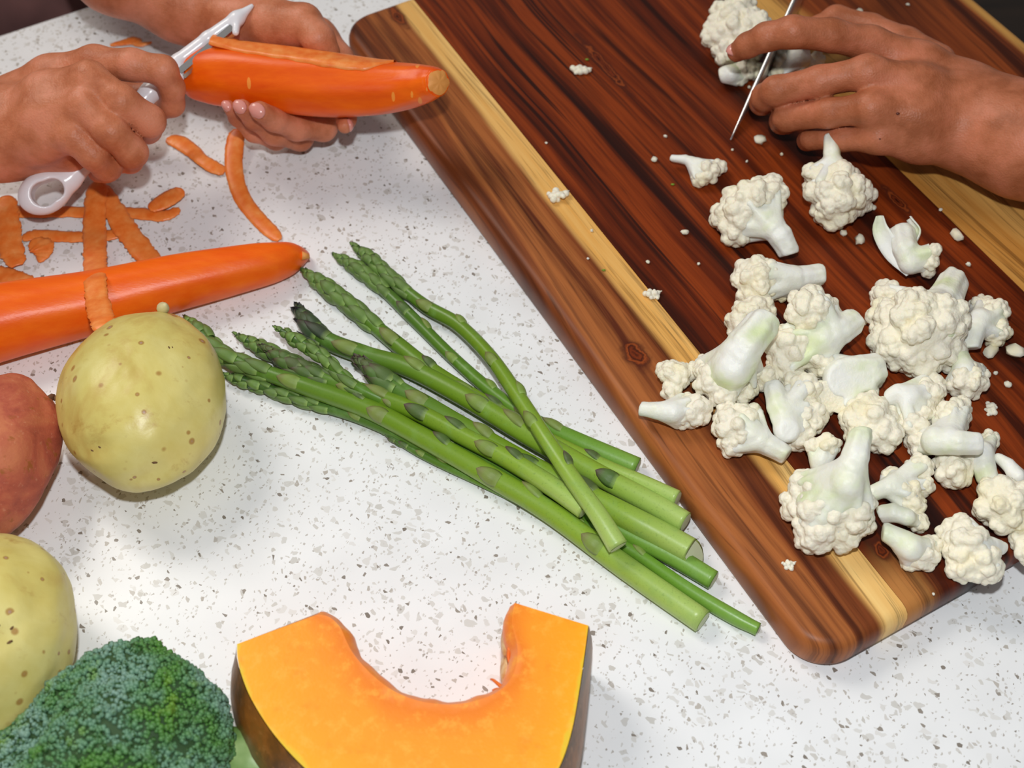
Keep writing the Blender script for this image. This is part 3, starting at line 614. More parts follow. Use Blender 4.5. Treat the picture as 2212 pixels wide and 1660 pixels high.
# ------------------------------------------------------------------ pumpkin wedge
top_h = .046
OUT = [(512, 1392), (513, 1420), (522, 1460), (545, 1515), (590, 1585), (650, 1652), (720, 1712), (820, 1765), (930, 1788), (1040, 1778), (1120, 1745), (1180, 1700), (1212, 1650), (1235, 1580), (1250, 1500), (1262, 1420), (1271, 1352)]
INN = [(686, 1328), (712, 1334), (735, 1356), (748, 1385), (765, 1415), (800, 1455), (845, 1490), (895, 1512), (940, 1521), (985, 1522), (1030, 1514), (1070, 1498), (1100, 1472), (1116, 1435), (1117, 1395), (1106, 1345), (1112, 1303)]
n1 = 72; O = cr([P(x, y, top_h) for x, y in OUT], n1); I_ = cr([P(x, y, top_h) for x, y in INN], n1); m = 14
def nrm(C):
    t = np.gradient(C, axis=0); q = np.stack([t[:, 1], -t[:, 0], np.zeros(len(C))], 1); return q / (np.linalg.norm(q, axis=1)[:, None] + 1e-9)
nO, nI = nrm(O), nrm(I_); cen = (O.mean(0) + I_.mean(0)) / 2
if ((O - cen) * nO).sum() < 0: nO = -nO
if ((np.array(P(920, 1400, top_h)) - I_) * nI).sum() < 0: nI = -nI
pk = thing('pumpkin_wedge', (cen[0], cen[1], CT), 'curved wedge of orange pumpkin with mottled rind in the foreground', 'pumpkin')
top = np.stack([O * (1 - t) + I_ * t for t in np.linspace(0, 1, m)], 0)                    # m x n1
inw = np.repeat(np.linspace(0, 1, m), n1)
ripple = np.sin(np.arange(n1) * 1.3) * .0002 + np.sin(np.arange(n1) * .57 + 1) * .0005
lip = np.linspace(0, 1, n1)
wall = []
for d, h in ((.0012, .0445), (.0030, .042), (.0038, .038), (.0040, .030), (.0036, .018), (.003, .0)):
    q = I_ + nI * (d + ripple * 1.0)[:, None] * np.interp(lip, [0, .75, .9, 1], [1, 1, 1.1, .8])[:, None]; q[:, 2] = CT + h; wall.append(q)
bot_o = O + nO * -.004; bot_o[:, 2] = CT
Vt = np.vstack([top.reshape(-1, 3)] + wall + [bot_o]); F = []; nb = m * n1
rows_ = [np.arange(n1) + k * n1 for k in range(m + len(wall) + 1)]
for k in range(len(rows_) - 1):
    a, b = rows_[k], rows_[k + 1]
    for j in range(n1 - 1): F.append([a[j], a[j + 1], b[j + 1], b[j]])
side = [O]
for d, h in ((.0016, .043), (.0060, .034), (.0088, .024), (.0080, .013), (.003, .004), (-.004, 0)):
    q = O + nO * (d * np.interp(lip, [0, .06, .2, .6, .85, 1], [.3, .7, 1.15, 1.0, .5, .3]))[:, None]; q[:, 2] = CT + h; side.append(q)
for jj in (0, n1 - 1):                                           # the two straight cut ends
    loop = [rows_[k][jj] for k in range(len(rows_))]; base_i = len(Vt); Vt = np.vstack([Vt, np.array([s[jj] for s in side[1:-1]])]); F.append((loop + [base_i + k for k in range(len(side) - 3, -1, -1)])[:: (1 if jj else -1)])
fl_o = part('flesh', Vt, F, m_flesh(), pk); fl_o.data.set_sharp_from_angle(angle=math.radians(32))
av = np.concatenate([inw, np.ones(len(Vt) - nb)]); fl_o.data.attributes.new('inward', 'FLOAT', 'POINT').data.foreach_set('value', av.astype(np.float32))
Vs = np.vstack([s + nO * .0003 for s in side]); F = []
for k in range(len(side) - 1):
    for j in range(n1 - 1): a = k * n1 + j; F.append([a, a + n1, a + n1 + 1, a + 1])
part('rind', Vs, F, m_rind(), pk)
M_seed = Mat('pumpkin_seed', .45); M_seed.color(M_seed.ramp(M_seed.noise(M_seed.co(), 220, 3), [(.4, srgb(222, 190, 140)), (.7, srgb(196, 120, 40))])); M_seed = M_seed.m
for (x, y, h, L_, W_, dx, dy) in ((1092, 1385, .034, .0080, .0046, .12, 1), (1090, 1445, .026, .008, .0042, .2, 1)):
    c = P(x, y, h); R = rotm((dx * -.15, -dy, .1), (-.9, 0, .35)); V = ICO2_V * np.array([L_, W_, .0016]); V[:, 1] *= 1 - .35 * V[:, 0] / L_; part('seed', V @ R.T + c, ICO2_F, M_seed, fl_o)
M_fib = m_plain('pumpkin_fibre', srgb(236, 118, 40), .5)
for k, q in enumerate(([(1090, 1490), (1078, 1480), (1066, 1470), (1060, 1468)], [(1086, 1494), (1074, 1490), (1064, 1492)], [(1103, 1345), (1099, 1360), (1102, 1385)], [(1101, 1400), (1098, 1420), (1104, 1445)])):
    V, F = tube(cr([P(x, y, .040 - .002 * i) for i, (x, y) in enumerate(q)], 8), np.linspace(.0011, .0004, 8), 7); part('fibre', V, F, M_fib, fl_o)

# ------------------------------------------------------------------ broccoli
M_bst = Mat('broccoli_stem', .45); M_bst.color(M_bst.ramp(M_bst.noise(M_bst.co(), 60, 3), [(.35, srgb(98, 142, 60)), (.6, srgb(160, 188, 120)), (.75, srgb(206, 218, 180))])); M_bst = M_bst.m
M_bcore = m_plain('broccoli_core', srgb(40, 70, 28), .7); M_bud = m_bud()
BL = [(250, 1610, .034, 150), (300, 1455, .038, 72), (235, 1478, .036, 78), (170, 1530, .034, 84), (100, 1600, .030, 80), (36, 1658, .028, 80), (360, 1500, .040, 80), (420, 1545, .036, 74), (425, 1610, .034, 78), (330, 1580, .046, 84), (240, 1580, .048, 84), (170, 1640, .044, 84), (390, 1680, .036, 88), (260, 1700, .046, 110), (120, 1720, .040, 100), (20, 1720, .034, 90), (-50, 1725, .028, 80)]
bl = [PR(*b) for b in BL]; lo = np.min([p - r for p, r in bl], 0) - .006; hi = np.max([p + r for p, r in bl], 0) + .006; lo[2] = CT
fd = Field(lo, hi, .0016)
for p, r in bl: fd.ball(p, r * .94, .006)
fd.plane((0, 0, CT + .004), (0, 0, -1)); V, Fq = fd.mesh(1)
br = thing('broccoli_head', (bl[0][0][0], bl[0][0][1], CT), 'dark green broccoli head in the lower left corner', 'broccoli'); part('head', V, Fq, M_bcore, br)
rs = np.random.RandomState(3); tri = np.vstack([Fq[:, :3], Fq[:, [0, 2, 3]]]); a, b, c = V[tri[:, 0]], V[tri[:, 1]], V[tri[:, 2]]; nn = np.cross(b - a, c - a); ar = np.linalg.norm(nn, axis=1); nn /= ar[:, None] + 1e-12
ok = (a[:, 2] > CT + .006); w = ar * ok; pick = rs.choice(len(tri), 11500, p=w / w.sum()); r1, r2 = rs.rand(len(pick), 1), rs.rand(len(pick), 1); s = r1 + r2 > 1; r1, r2 = np.where(s, 1 - r1, r1), np.where(s, 1 - r2, r2)
pts = a[pick] + (b - a)[pick] * r1 + (c - a)[pick] * r2; cl = wob(pts, 420, 2) ; rb = rs.uniform(.00085, .0014, len(pts)) * (1 + .2 * cl); pts = pts + nn[pick] * (rs.uniform(-.0002, .0009, len(pts)) + .0007 * cl)[:, None]
Vb = (pts[:, None, :] + rb[:, None, None] * ICO_V[None] * np.array([1, 1, 1.15])).reshape(-1, 3); Fb = (ICO_F[None] + (np.arange(len(pts)) * len(ICO_V))[:, None, None]).reshape(-1, 3)
tag(part('buds', Vb, Fb, M_bud, br), kind='stuff')
V, F = tube(cr([P(430, 1640, .020), P(490, 1636, .016), P(535, 1650, .013), P(575, 1680, .012)], 16), np.array([.015] * 5 + list(np.linspace(.014, .010, 11))), 18, lambda t, th: 1 + .07 * np.sin(4 * th)); part('stem', V, F, M_bst, br)
V, F = tube(cr([P(470, 1590, .02), P(490, 1605, .02), P(514, 1612, .019)], 8), np.linspace(.0016, .0005, 8), 8); part('leaf_stub', V, F, M_bst, br)

# ------------------------------------------------------------------ hands
SK1 = m_skin('skin_warm', srgb(180, 102, 66), srgb(200, 122, 86), srgb(216, 136, 104)); SK2 = m_skin('skin_tan', srgb(162, 92, 58), srgb(182, 108, 74), srgb(198, 120, 88))
M_nail = Mat('fingernail', .22, .6); M_nail.color(srgb(222, 150, 138)); M_nail.sss(.2, (1, .4, .3), .002); M_nail = M_nail.m
def hand_mesh(arm, palm, fingers, h=.0011, extra=(), kf=.0009, kp=.0055, smooth=2):
    """arm and palm: lists of chains blended softly; fingers: chains kept apart from one another; numbers are pixel, pixel, height, radius in pixels"""
    cv = lambda ch: [PR(*q) if len(q) == 4 else (np.array(q[1:4], float), q[4]) for q in ch]
    A, Pm, Fg = [cv(c) for c in arm], [cv(c) for c in palm], [cv(c) for c in fingers]
    allp = [q for c in A + Pm + Fg for q in c]
    lo = np.min([p - r for p, r in allp], 0) - .008; hi = np.max([p + r for p, r in allp], 0) + .008
    f = Field(lo, hi, h)
    for c in A: f.chain(c, .012)
    for c in Pm: f.chain(c, .008)
    g = f.like()
    for c in Fg:
        q = f.like(); q.chain(c, .0035); g.d = Field.smin(g.d, q.d, kf)
    f.d = Field.smin(f.d, g.d, kp)
    for e in extra: e(f)
    return f.mesh(smooth)
def shirt(person, segs, mat, h=.006):
    lo = np.min([np.minimum(np.array(a) - ra, np.array(b) - rb) for a, b, ra, rb in segs], 0) - .02; hi = np.max([np.maximum(np.array(a) + ra, np.array(b) + rb) for a, b, ra, rb in segs], 0) + .02
    f = Field(lo, hi, h)
    for a, b, ra, rb in segs: f.cone(np.array(a), np.array(b), ra, rb, .03)
    V, Fq = f.mesh(2); V = V + (wob(V * np.array([1, 1, .35]), 70, 2) * .003)[:, None] * np.array([1, 1, 0]); return part('shirt', V, Fq, mat, person)
def nail(person, px, py, h, r, d, up, ln=.0052, wd=.0044):
    p, rr = PR(px, py, h, r); R = rotm(d, up); c = p + R[:, 2] * rr * .80
    S = ICO2_V * np.array([ln, wd, .0016]); S[:, 2] -= .9 * (S[:, 1] / wd) ** 2 * .0014; part('fingernail', S @ R.T + c, ICO2_F, M_nail, person)

# child on the left: fist with peeler, open hand with carrot
elA = np.array([-.455, .555, CT + .085])
armA = [[('w', *elA, .030), (-200, 345, .060, 104), (-30, 288, .052, 90)], [(-60, 270, .054, 82), (30, 262, .052, 76)], [(-60, 315, .047, 76), (30, 312, .046, 70)]]
palmA = [[(10, 212, .052, 46), (110, 168, .066, 44), (205, 138, .076, 39)], [(10, 255, .057, 54), (100, 205, .074, 46), (192, 170, .086, 38)], [(10, 295, .055, 54), (95, 255, .070, 48), (182, 226, .081, 38)],
         [(10, 330, .045, 48), (90, 305, .058, 46), (158, 292, .069, 37)], [(30, 335, .038, 44), (150, 330, .044, 44)], [(80, 260, .045, 60), (170, 230, .055, 50)]]
fingA = [[(205, 138, .077, 36), (285, 140, .080, 34), (352, 152, .078, 31), (371, 190, .066, 27), (372, 226, .055, 25), (346, 240, .048, 21)],
         [(195, 172, .088, 37), (262, 220, .082, 36), (322, 262, .068, 34), (318, 280, .050, 29), (298, 288, .038, 25), (272, 268, .036, 22)],
         [(185, 230, .082, 36), (240, 285, .074, 35), (285, 329, .060, 33), (280, 345, .044, 28), (262, 348, .032, 24), (238, 328, .030, 21)],
         [(162, 296, .070, 34), (202, 334, .062, 32), (231, 361, .050, 30), (228, 368, .038, 25), (214, 370, .028, 22), (196, 350, .027, 19)],
         [(70, 200, .045, 42), (170, 190, .040, 36), (270, 205, .040, 28), (320, 200, .042, 24)]]
VA, FA = hand_mesh(armA, palmA, fingA)
elB = np.array([-.350, .825, CT + .11])
armB = [[('w', *elB, .029), (250, -70, .070, 92), (400, 2, .056, 84), (470, 30, .052, 74)]]
palmB = [[(455, 28, .052, 72), (560, 70, .046, 66), (640, 100, .042, 58)], [(560, 60, .046, 60), (680, 90, .046, 48), (728, 128, .042, 34)], [(560, 80, .042, 60), (690, 130, .034, 42)], [(560, 110, .036, 52), (660, 165, .028, 36)], [(540, 120, .032, 46), (620, 180, .024, 32)],
         [(500, 40, .060, 56), (585, 52, .066, 50), (640, 62, .068, 42)]]
fingB = [[(728, 128, .042, 32), (752, 180, .034, 27), (756, 225, .032, 23), (748, 258, .036, 20), (745, 272, .039, 17)],
         [(700, 140, .034, 34), (716, 220, .024, 31), (698, 275, .021, 29), (640, 276, .032, 27), (592, 258, .046, 25), (561, 240, .058, 22)],
         [(660, 165, .026, 32), (672, 255, .017, 29), (648, 298, .0145, 27), (592, 288, .028, 25), (548, 256, .044, 22), (523, 233, .057, 19)],
         [(620, 180, .022, 29), (620, 265, .014, 25), (596, 300, .0125, 23), (548, 286, .024, 20), (512, 254, .040, 17), (494, 230, .053, 14)],
         [(600, 50, .068, 44), (655, 50, .072, 41), (688, 84, .072, 34), (708, 112, .066, 27)]]
VB, FB = hand_mesh(armB, palmB, fingB)
child = part('person', np.vstack([VA, VB]), np.vstack([FA, FB + len(VA)]), SK1, origin=np.array([-.384, .80, CT]))
tag(child, 'person peeling a carrot, one fist gripping the white peeler', 'person')
tocam = lambda px, py: (CAMP - P(px, py, .04)) / np.linalg.norm(CAMP - P(px, py, .04))
nail(child, 561, 240, .058, 22, (-.8, .5, .3), tocam(560, 240) + np.array([-.15, -.1, 0])); nail(child, 523, 233, .057, 19, (-.7, .6, .3), tocam(522, 233) + np.array([-.2, 0, 0]), .0046, .004); nail(child, 494, 230, .053, 14, (-.6, .6, .3), tocam(495, 230) + np.array([-.4, 0, 0]), .0036, .003)
nail(child, 745, 272, .039, 17, (0, -.6, .4), tocam(745, 272) + np.array([0, -.1, -.1]), .0044, .0040)
M_sh1 = Mat('plum_cloth', .85); M_sh1.color(M_sh1.ramp(M_sh1.noise(M_sh1.co(), 20, 3), [(.3, srgb(84, 54, 52)), (.7, srgb(122, 82, 78))])); M_sh1 = M_sh1.m
w3 = lambda u, v, z: tuple(uv(u, v, z))
sh1 = shirt(child, [(w3(.893, .0, -.55), w3(.893, .0, -.05), .10, .10), (w3(.893, .10, -.55), w3(.893, .10, -.05), .10, .10), (w3(.93, -.09, .12), w3(.93, .19, .12), .05, .05),
              (w3(.93, -.09, .12), tuple(elA), .055, .042), (tuple(elA), tuple(elA * .72 + np.array(P(-200, 345, .060)) * .28), .042, .038), (w3(.93, .19, .12), tuple(elB), .055, .042)], M_sh1)
V, F = tube(cr([w3(.789, .071, -.02), w3(.789, .074, -.1), w3(.789, .080, -.3)], 12), [.0055] * 12, 10); part('drawstring', V, F, m_plain('mauve_cord', srgb(170, 124, 120), .8), sh1)['label'] = 'pale mauve cord hanging down the top'

# child on the right: hand steadying the cauliflower
elC = P(2640, 470, .085)
armC = [[('w', *elC, .034), (2380, 370, .066, 124), (2210, 302, .060, 102), (2100, 258, .056, 92)], [(2200, 270, .058, 88), (2080, 215, .056, 76)], [(2200, 335, .054, 84), (2080, 290, .051, 72)]]
palmC = [[(2085, 202, .056, 64), (1985, 148, .066, 54), (1880, 96, .076, 38)], [(2080, 235, .059, 64), (1980, 195, .071, 54), (1876, 156, .081, 36)], [(2080, 272, .056, 64), (1980, 252, .066, 54), (1882, 234, .073, 36)], [(2075, 305, .050, 54), (1985, 300, .054, 48), (1896, 298, .058, 33)], [(2000, 240, .050, 62), (1920, 220, .052, 48)]]
fingC = [[(1880, 96, .076, 36), (1795, 76, .084, 35), (1712, 69, .088, 34), (1655, 80, .082, 30), (1615, 98, .074, 26), (1592, 112, .066, 22)],
         [(1876, 156, .081, 35), (1770, 176, .073, 33), (1676, 196, .062, 31), (1652, 210, .052, 28), (1646, 222, .042, 25), (1650, 226, .036, 22)],
         [(1882, 234, .073, 34), (1790, 244, .063, 31), (1700, 254, .049, 29), (1690, 262, .040, 26), (1700, 268, .033, 23)],
         [(1896, 298, .058, 31), (1820, 300, .050, 26), (1752, 300, .040, 22), (1744, 304, .034, 20), (1756, 306, .030, 18)],
         [(2020, 140, .056, 46), (1955, 98, .054, 38), (1880, 62, .050, 31), (1806, 42, .047, 29), (1765, 62, .045, 25), (1738, 82, .046, 20)]]
Vc, Fc = hand_mesh(armC, palmC, fingC)
child2 = part('person', Vc, Fc, SK2, origin=np.append(uv(.30, .72)[:2], CT)); tag(child2, 'person holding cauliflower steady with bent fingers on the cutting board', 'person')
nail(child2, 1589, 113, .066, 21, (-.8, -.35, -.4), (-.55, -.35, .75), .0050, .0044)
M_mole = m_plain('mole', srgb(96, 44, 28), .6)
for x, y, s in ((1952, 251, .0012), (1913, 306, .0006)):
    pq, _ = on_front(Vc, x, y); part('mole', ICO_V * np.array([s, s, s * .5]) + pq, ICO_F, M_mole, child2)
shirt(child2, [(w3(.25, .73, -.55), w3(.25, .73, .24), .10, .10), (w3(.35, .73, -.55), w3(.35, .73, .24), .10, .10), (w3(.16, .74, .27), w3(.44, .74, .27), .05, .05),
               (w3(.16, .74, .27), tuple(elC), .055, .046), (tuple(elC), tuple(elC * .8 + P(2380, 370, .066) * .2), .046, .043)], m_plain('black_cloth', srgb(26, 22, 18), .9))

# ------------------------------------------------------------------ peeler
M_white = m_plain('white_plastic', srgb(236, 232, 236), .22); M_steel = m_plain('brushed_steel', (.62, .6, .6, 1), .22, Metallic=1.0)
pl = thing('vegetable_peeler', P(240, 290, .03), 'white plastic vegetable peeler with a loop at its end, gripped in the fist', 'peeler')
H = [(150, 388, .032, 20), (190, 346, .038, 22), (327, 199, .056, 23), (385, 134, .064, 17), (450, 84, .071, 16), (512, 40, .077, 15)]
Hw = [PR(*q) for q in H]; lp, lr = PR(96, 416, .029, 50); lo = np.min([p - r for p, r in Hw] + [lp - .03], 0) - .006; hi = np.max([p + r for p, r in Hw] + [lp + .02, P(548, 8, .08)], 0) + .012
f = Field(lo, hi, .0008); f.chain(Hw, .002)
ax = Hw[0][0] - lp; ax /= np.linalg.norm(ax); R = rotm(ax, (-.25, -.75, .6))
f.ell(lp, (lr * 1.16, lr * .92, .0085), R, .004); f.cone(lp + ax * lr * .6, Hw[0][0], lr * .50, Hw[0][1], .006)
f.cone(*[PR(*q)[0] for q in ((512, 40, .077, 1), (544, 13, .080, 1))], .0040, .0013, .003); f.cone(P(512, 42, .077), P(509, 70, .076), .0026, .0020, .002); f.cone(P(386, 134, .064), P(390, 168, .063), .0028, .0022, .002)
hp = P(97, 421, .029); f.cone(hp - R[:, 2] * .02, hp + R[:, 2] * .02, .0066, .0066, .0020, sub=True); f.cone(hp + ax * .006 - R[:, 2] * .02, hp + ax * .006 + R[:, 2] * .02, .0056, .0056, .0020, sub=True)
V, Fq = f.mesh(1); part('handle', V, Fq, M_white, pl)
a, b = P(392, 160, .065), P(507, 63, .0765); t = b - a; wv = np.cross(t, CAMP - a); wv /= np.linalg.norm(wv); nv = np.cross(wv, t); nv /= np.linalg.norm(nv)
if wv @ (P(460, 140, .07) - P(440, 100, .07)) < 0: wv = -wv
def strip(o0, o1, z0, z1):
    V = []
    for p in (a, b):
        for (o, z) in ((o0, z0), (o1, z1)):
            for s in (-.00035, .00035): V.append(p + wv * o + nv * (z + s))
    return np.array(V), [[0, 2, 3, 1], [4, 5, 7, 6], [1, 3, 7, 5], [0, 4, 6, 2], [0, 1, 5, 4], [2, 6, 7, 3]]
V1_, F1_ = strip(-.0036, -.0002, -.0018, 0); V2_, F2_ = strip(.0010, .0030, .0003, -.0009)
part('blade', np.vstack([V1_, V2_]), F1_ + [[i + 8 for i in q] for q in F2_], M_steel, pl, False)['label'] = 'slotted steel blade'

# ------------------------------------------------------------------ knife
kn = thing('kitchen_knife', P(1578, 302, BT), 'slim kitchen knife cutting down into the cauliflower under the bent fingers', 'knife')
tip, heel = P(1578, 302, BT + .0012), P(1752, -84, BT + .047); kt = heel - tip; n = 26; V = []; F = []; sd = np.cross(kt, (0, 0, 1)); sd /= np.linalg.norm(sd)
for i in range(n):
    s = i / (n - 1); sp_ = tip + kt * s; dep = .027 * (1 - (1 - min(1, s / .55)) ** 2); zb = max(sp_[2] - dep, CT + BT + .0004); th = .0014 * min(1, .25 + s * 3)
    for z, w in ((sp_[2], th * .55), (sp_[2] - th * .9, th), (zb, .0002)):
        for g in (-1, 1): V.append((sp_[0] + sd[0] * w * g, sp_[1] + sd[1] * w * g, z))
for i in range(n - 1):
    k = i * 6; q = k + 6
    F += [[k, k + 1, q + 1, q], [k, q, q + 2, k + 2], [k + 2, q + 2, q + 4, k + 4], [k + 1, k + 3, q + 3, q + 1], [k + 3, k + 5, q + 5, q + 3], [k + 4, q + 4, q + 5, k + 5]]
F += [[0, 2, 4, 5, 3, 1], [(n - 1) * 6 + j for j in (0, 1, 3, 5, 4, 2)]]
part('blade', V, F, m_plain('polished_steel', (.92, .91, .90, 1), .38, Metallic=1.0), kn, True)
ku = kt / np.linalg.norm(kt); f = Field(heel - .13, heel + .15, .0016); f.chain([(heel - [0, 0, .010], .008), (heel + ku * .05 - [0, 0, .010], .0105), (heel + ku * .10 - [0, 0, .011], .011)], .003); V, Fq = f.mesh(1); part('handle', V, Fq, m_plain('black_handle', srgb(22, 20, 20), .4), kn)

# ------------------------------------------------------------------ cauliflower
M_cur, M_stw = m_curd(), m_stemw(); M_yel = m_plain('cauliflower_stain', srgb(226, 190, 110), .6)
def floret(stem, curds, label, seed=0, slices=(), cut=True, vox=.00068, fan=5, board_clip=True, dens=1.0):
    """stem: chain from the cut base to the curd; curds: blobs; (pixel, pixel, height over the board or None to rest on it, radius in pixels)"""
    rs = np.random.RandomState(seed * 7 + 1)
    def cvt(q):
        x, y, h, r = q
        if h is None:
            rr = .01
            for _ in range(4): p, rr = PR(x, y, BT + rr * .88, r)
            return p, rr
        return PR(x, y, BT + h, r)
    S, C = [cvt(q) for q in stem], [cvt(q) for q in curds]; allp = S + C
    lo = np.min([p - r * 1.25 for p, r in allp], 0) - .004; hi = np.max([p + r * 1.25 for p, r in allp], 0) + .004
    if board_clip: lo[2] = max(lo[2], CT + BT - .002)
    mid = np.mean([p for p, r in (C or S)], 0); o = thing('cauliflower_floret', (mid[0], mid[1], CT + BT), label, 'cauliflower', 'cauliflower pieces on the board')
    if C:
        f = Field(lo, hi, vox); g = f.like() if False else None
        for c, R in C:
            f.ball(c, R * .82, .002); n1 = int(np.clip(9 + (R / .0024) ** 1.25, 12, 38) * dens); ga = math.pi * (3 - math.sqrt(5)); ph0 = rs.uniform(0, 6)
            Rl = R * 1.9 / math.sqrt(n1)
            for i in range(n1):
                z = 1 - 2 * (i + .5) / n1; q = math.sqrt(1 - z * z); d = np.array([q * math.cos(ga * i + ph0), q * math.sin(ga * i + ph0), z]) + rs.normal(0, .10, 3); d /= np.linalg.norm(d)
                rl = Rl * rs.uniform(.75, 1.15); lc = c + d * (R - rl * .80) * rs.uniform(.94, 1.05)
                if lc[2] + rl < CT + BT: continue
                f.ball(lc, rl * .88, .0006); nb = 14
                for j in range(nb):
                    e = d * 1.05 + rs.normal(0, .75, 3); e /= np.linalg.norm(e)
                    if e @ d < -.1: e = e - 2 * (e @ d) * d
                    f.ball(lc + e * rl * .74, max(rl * rs.uniform(.30, .42), .0011), .0004)
        if board_clip: f.plane((0, 0, CT + BT + .0003), (0, 0, -1))
        for (sx, sy, sh, nrm_) in slices: f.plane(P(sx, sy, BT + sh), nrm_)
        V, Fq = f.mesh(0); part('curd', V, Fq, M_cur, o)
    if S:
        f = Field(lo, hi, vox * 1.1); S = [(p, min(r, S[0][1] * (1.02 + .06 * k_))) for k_, (p, r) in enumerate(S)]; f.chain([(p, r * .84) for p, r in S], .004); nr = 7; p0 = rs.uniform(0, 6)
        ax = S[-1][0] - S[0][0]; ax /= np.linalg.norm(ax); e1 = np.cross(ax, (.3, .2, 1)); e1 /= np.linalg.norm(e1); e2 = np.cross(ax, e1)
        for k in range(nr):                                  # flutes of the stem
            a_ = p0 + k / nr * 6.283 + rs.uniform(-.25, .25); d = e1 * math.cos(a_) + e2 * math.sin(a_); k0 = rs.uniform(.0, .35)
            f.chain([(p + d * r * .70, r * rs.uniform(.24, .33)) for p, r in ([(S[0][0] * (1 - k0) + S[1][0] * k0, S[0][1] * (1 - k0) + S[1][1] * k0)] + S[1:] if len(S) > 1 else S)], .0016)
        if C:
            for c, R in C:
                e, re = S[-1]; f.cone(e, c, re * .70, R * .25, .004); ax = c - S[0][0]; ax /= np.linalg.norm(ax)
                for k in range(fan + 3):
                    d = rs.normal(0, 1, 3); d -= ax * (d @ ax); d /= np.linalg.norm(d); tp = c + (d * .80 - ax * rs.uniform(.0, .45)) * R; st = S[max(0, len(S) - 2)][0] * .6 + e * .4
                    f.cone(st + d * re * .50, tp, re * .40, R * .17, .0022)
        if cut:
            ax = S[0][0] - S[1][0]; ax /= np.linalg.norm(ax); f.plane(S[0][0] + ax * S[0][1] * .1, ax + rs.normal(0, .18, 3))
        if board_clip: f.plane((0, 0, CT + BT + .0003), (0, 0, -1))
        for (sx, sy, sh, nrm_) in slices: f.plane(P(sx, sy, BT + sh + .0006), nrm_)
        V, Fq = f.mesh(1); part('stem', V, Fq, M_stw, o)
    return o
UPC = tuple(np.array([0, -.55, .83]))          # roughly towards the viewer
floret([(1794, 292, .030, 15), (1797, 330, .027, 20), (1802, 375, .022, 34)], [(1806, 420, None, 66), (1775, 400, None, 40), (1850, 425, None, 40), (1800, 455, .010, 44), (1752, 372, .020, 18)], 'cauliflower floret with its narrow stem pointing up at the wrist', 1)
floret([(1706, 548, .008, 24), (1685, 510, .014, 34), (1650, 470, .018, 42)], [(1600, 460, None, 56), (1660, 420, .020, 42), (1570, 470, None, 36), (1625, 430, .022, 44), (1590, 500, .008, 34)], 'cauliflower floret with yellowish crown and broad cut stem, below the knife tip', 2)
floret([(1448, 342, .006, 7), (1480, 345, .007, 11), (1508, 356, .007, 13)], [(1528, 372, None, 26), (1512, 386, None, 18), (1552, 362, None, 17)], 'small bent cauliflower sprig lying alone on the dark wood near the knife', 3)
floret([(1776, 594, .012, 27), (1735, 600, .013, 24), (1690, 606, .013, 28)], [(1632, 606, None, 52), (1655, 590, .016, 30), (1620, 640, None, 30), (1680, 625, None, 28)], 'cauliflower floret lying sideways, cut stem pointing right', 4)
floret([], [(1622, 684, None, 44), (1640, 668, .010, 34), (1600, 700, None, 34)], 'cauliflower crown partly hidden behind a thick smooth stem', 5)
floret([(1655, 690, .034, 38), (1610, 745, .030, 42), (1580, 800, .022, 52)], [(1552, 826, None, 50), (1600, 838, None, 36), (1520, 800, None, 32), (1560, 846, .010, 36), (1625, 800, .010, 22)], 'cauliflower floret with the thickest smooth white stem', 6)
floret([(1848, 690, .020, 30), (1815, 712, .020, 34), (1775, 735, .018, 42)], [(1748, 668, .026, 50), (1702, 752, None, 54), (1762, 765, None, 46), (1700, 790, None, 34), (1790, 680, .020, 34)], 'cauliflower floret with a tan stained crown and stem cut at the right', 7)
floret([(1895, 800, .010, 40), (1860, 810, .012, 52), (1820, 820, .012, 50)], [(1800, 855, None, 40), (1780, 790, None, 34), (1830, 860, None, 34), (1870, 850, None, 28)], 'flat sliced cauliflower piece showing a pale green heart', 8, [(1850, 815, .016, UPC)])
floret([(2062, 606, .012, 36), (2040, 650, .016, 40), (2010, 690, .020, 60)], [(1985, 712, None, 84), (1925, 690, None, 50), (1945, 750, None, 52), (2040, 690, .024, 52), (2030, 755, None, 50), (1985, 775, None, 44), (1915, 740, None, 40), (1975, 670, .028, 46), (1915, 640, None, 34)], 'largest round cauliflower crown, facing up', 9, fan=3)
floret([(2098, 752, .010, 20), (2106, 716, .012, 24), (2118, 690, .012, 24)], [(2146, 682, None, 36), (2150, 718, None, 32), (2120, 662, None, 26)], 'cauliflower floret cut in half, right of the largest crown', 10)
floret([(2074, 762, .012, 17), (2080, 785, .012, 20), (2086, 805, .012, 26)], [(2090, 826, None, 40), (2112, 810, None, 24), (2066, 832, None, 24)], 'small cauliflower floret with stem tucked under the largest crown', 11)
floret([], [(1456, 812, None, 34), (1480, 806, None, 20), (1450, 846, None, 22), (1436, 800, None, 18)], 'small round cauliflower knob nearest the honey coloured stripe', 12)
floret([(1384, 884, .008, 16), (1420, 888, .010, 19), (1455, 892, .011, 22)], [(1500, 888, None, 36), (1472, 905, None, 24), (1480, 870, None, 22)], 'small cauliflower floret with stem pointing left over the board edge', 13)
floret([(1700, 984, .008, 22), (1660, 962, .010, 22), (1620, 940, .012, 34)], [(1592, 926, None, 50), (1575, 900, None, 32), (1620, 900, None, 30), (1580, 960, None, 30)], 'cauliflower floret with a slim stem ending on the pale wood stripe', 14)
floret([], [(1652, 818, None, 28), (1670, 806, None, 20)], 'tiny cauliflower knob beside the thickest stem', 15)
floret([(1668, 830, .012, 22), (1682, 880, .013, 32), (1700, 930, .012, 34)], [(1738, 850, None, 40), (1745, 900, None, 40), (1728, 940, None, 34), (1720, 830, None, 30)], 'cauliflower floret sliced lengthwise with a flat white left side', 16, [(1700, 890, .020, UPC)])
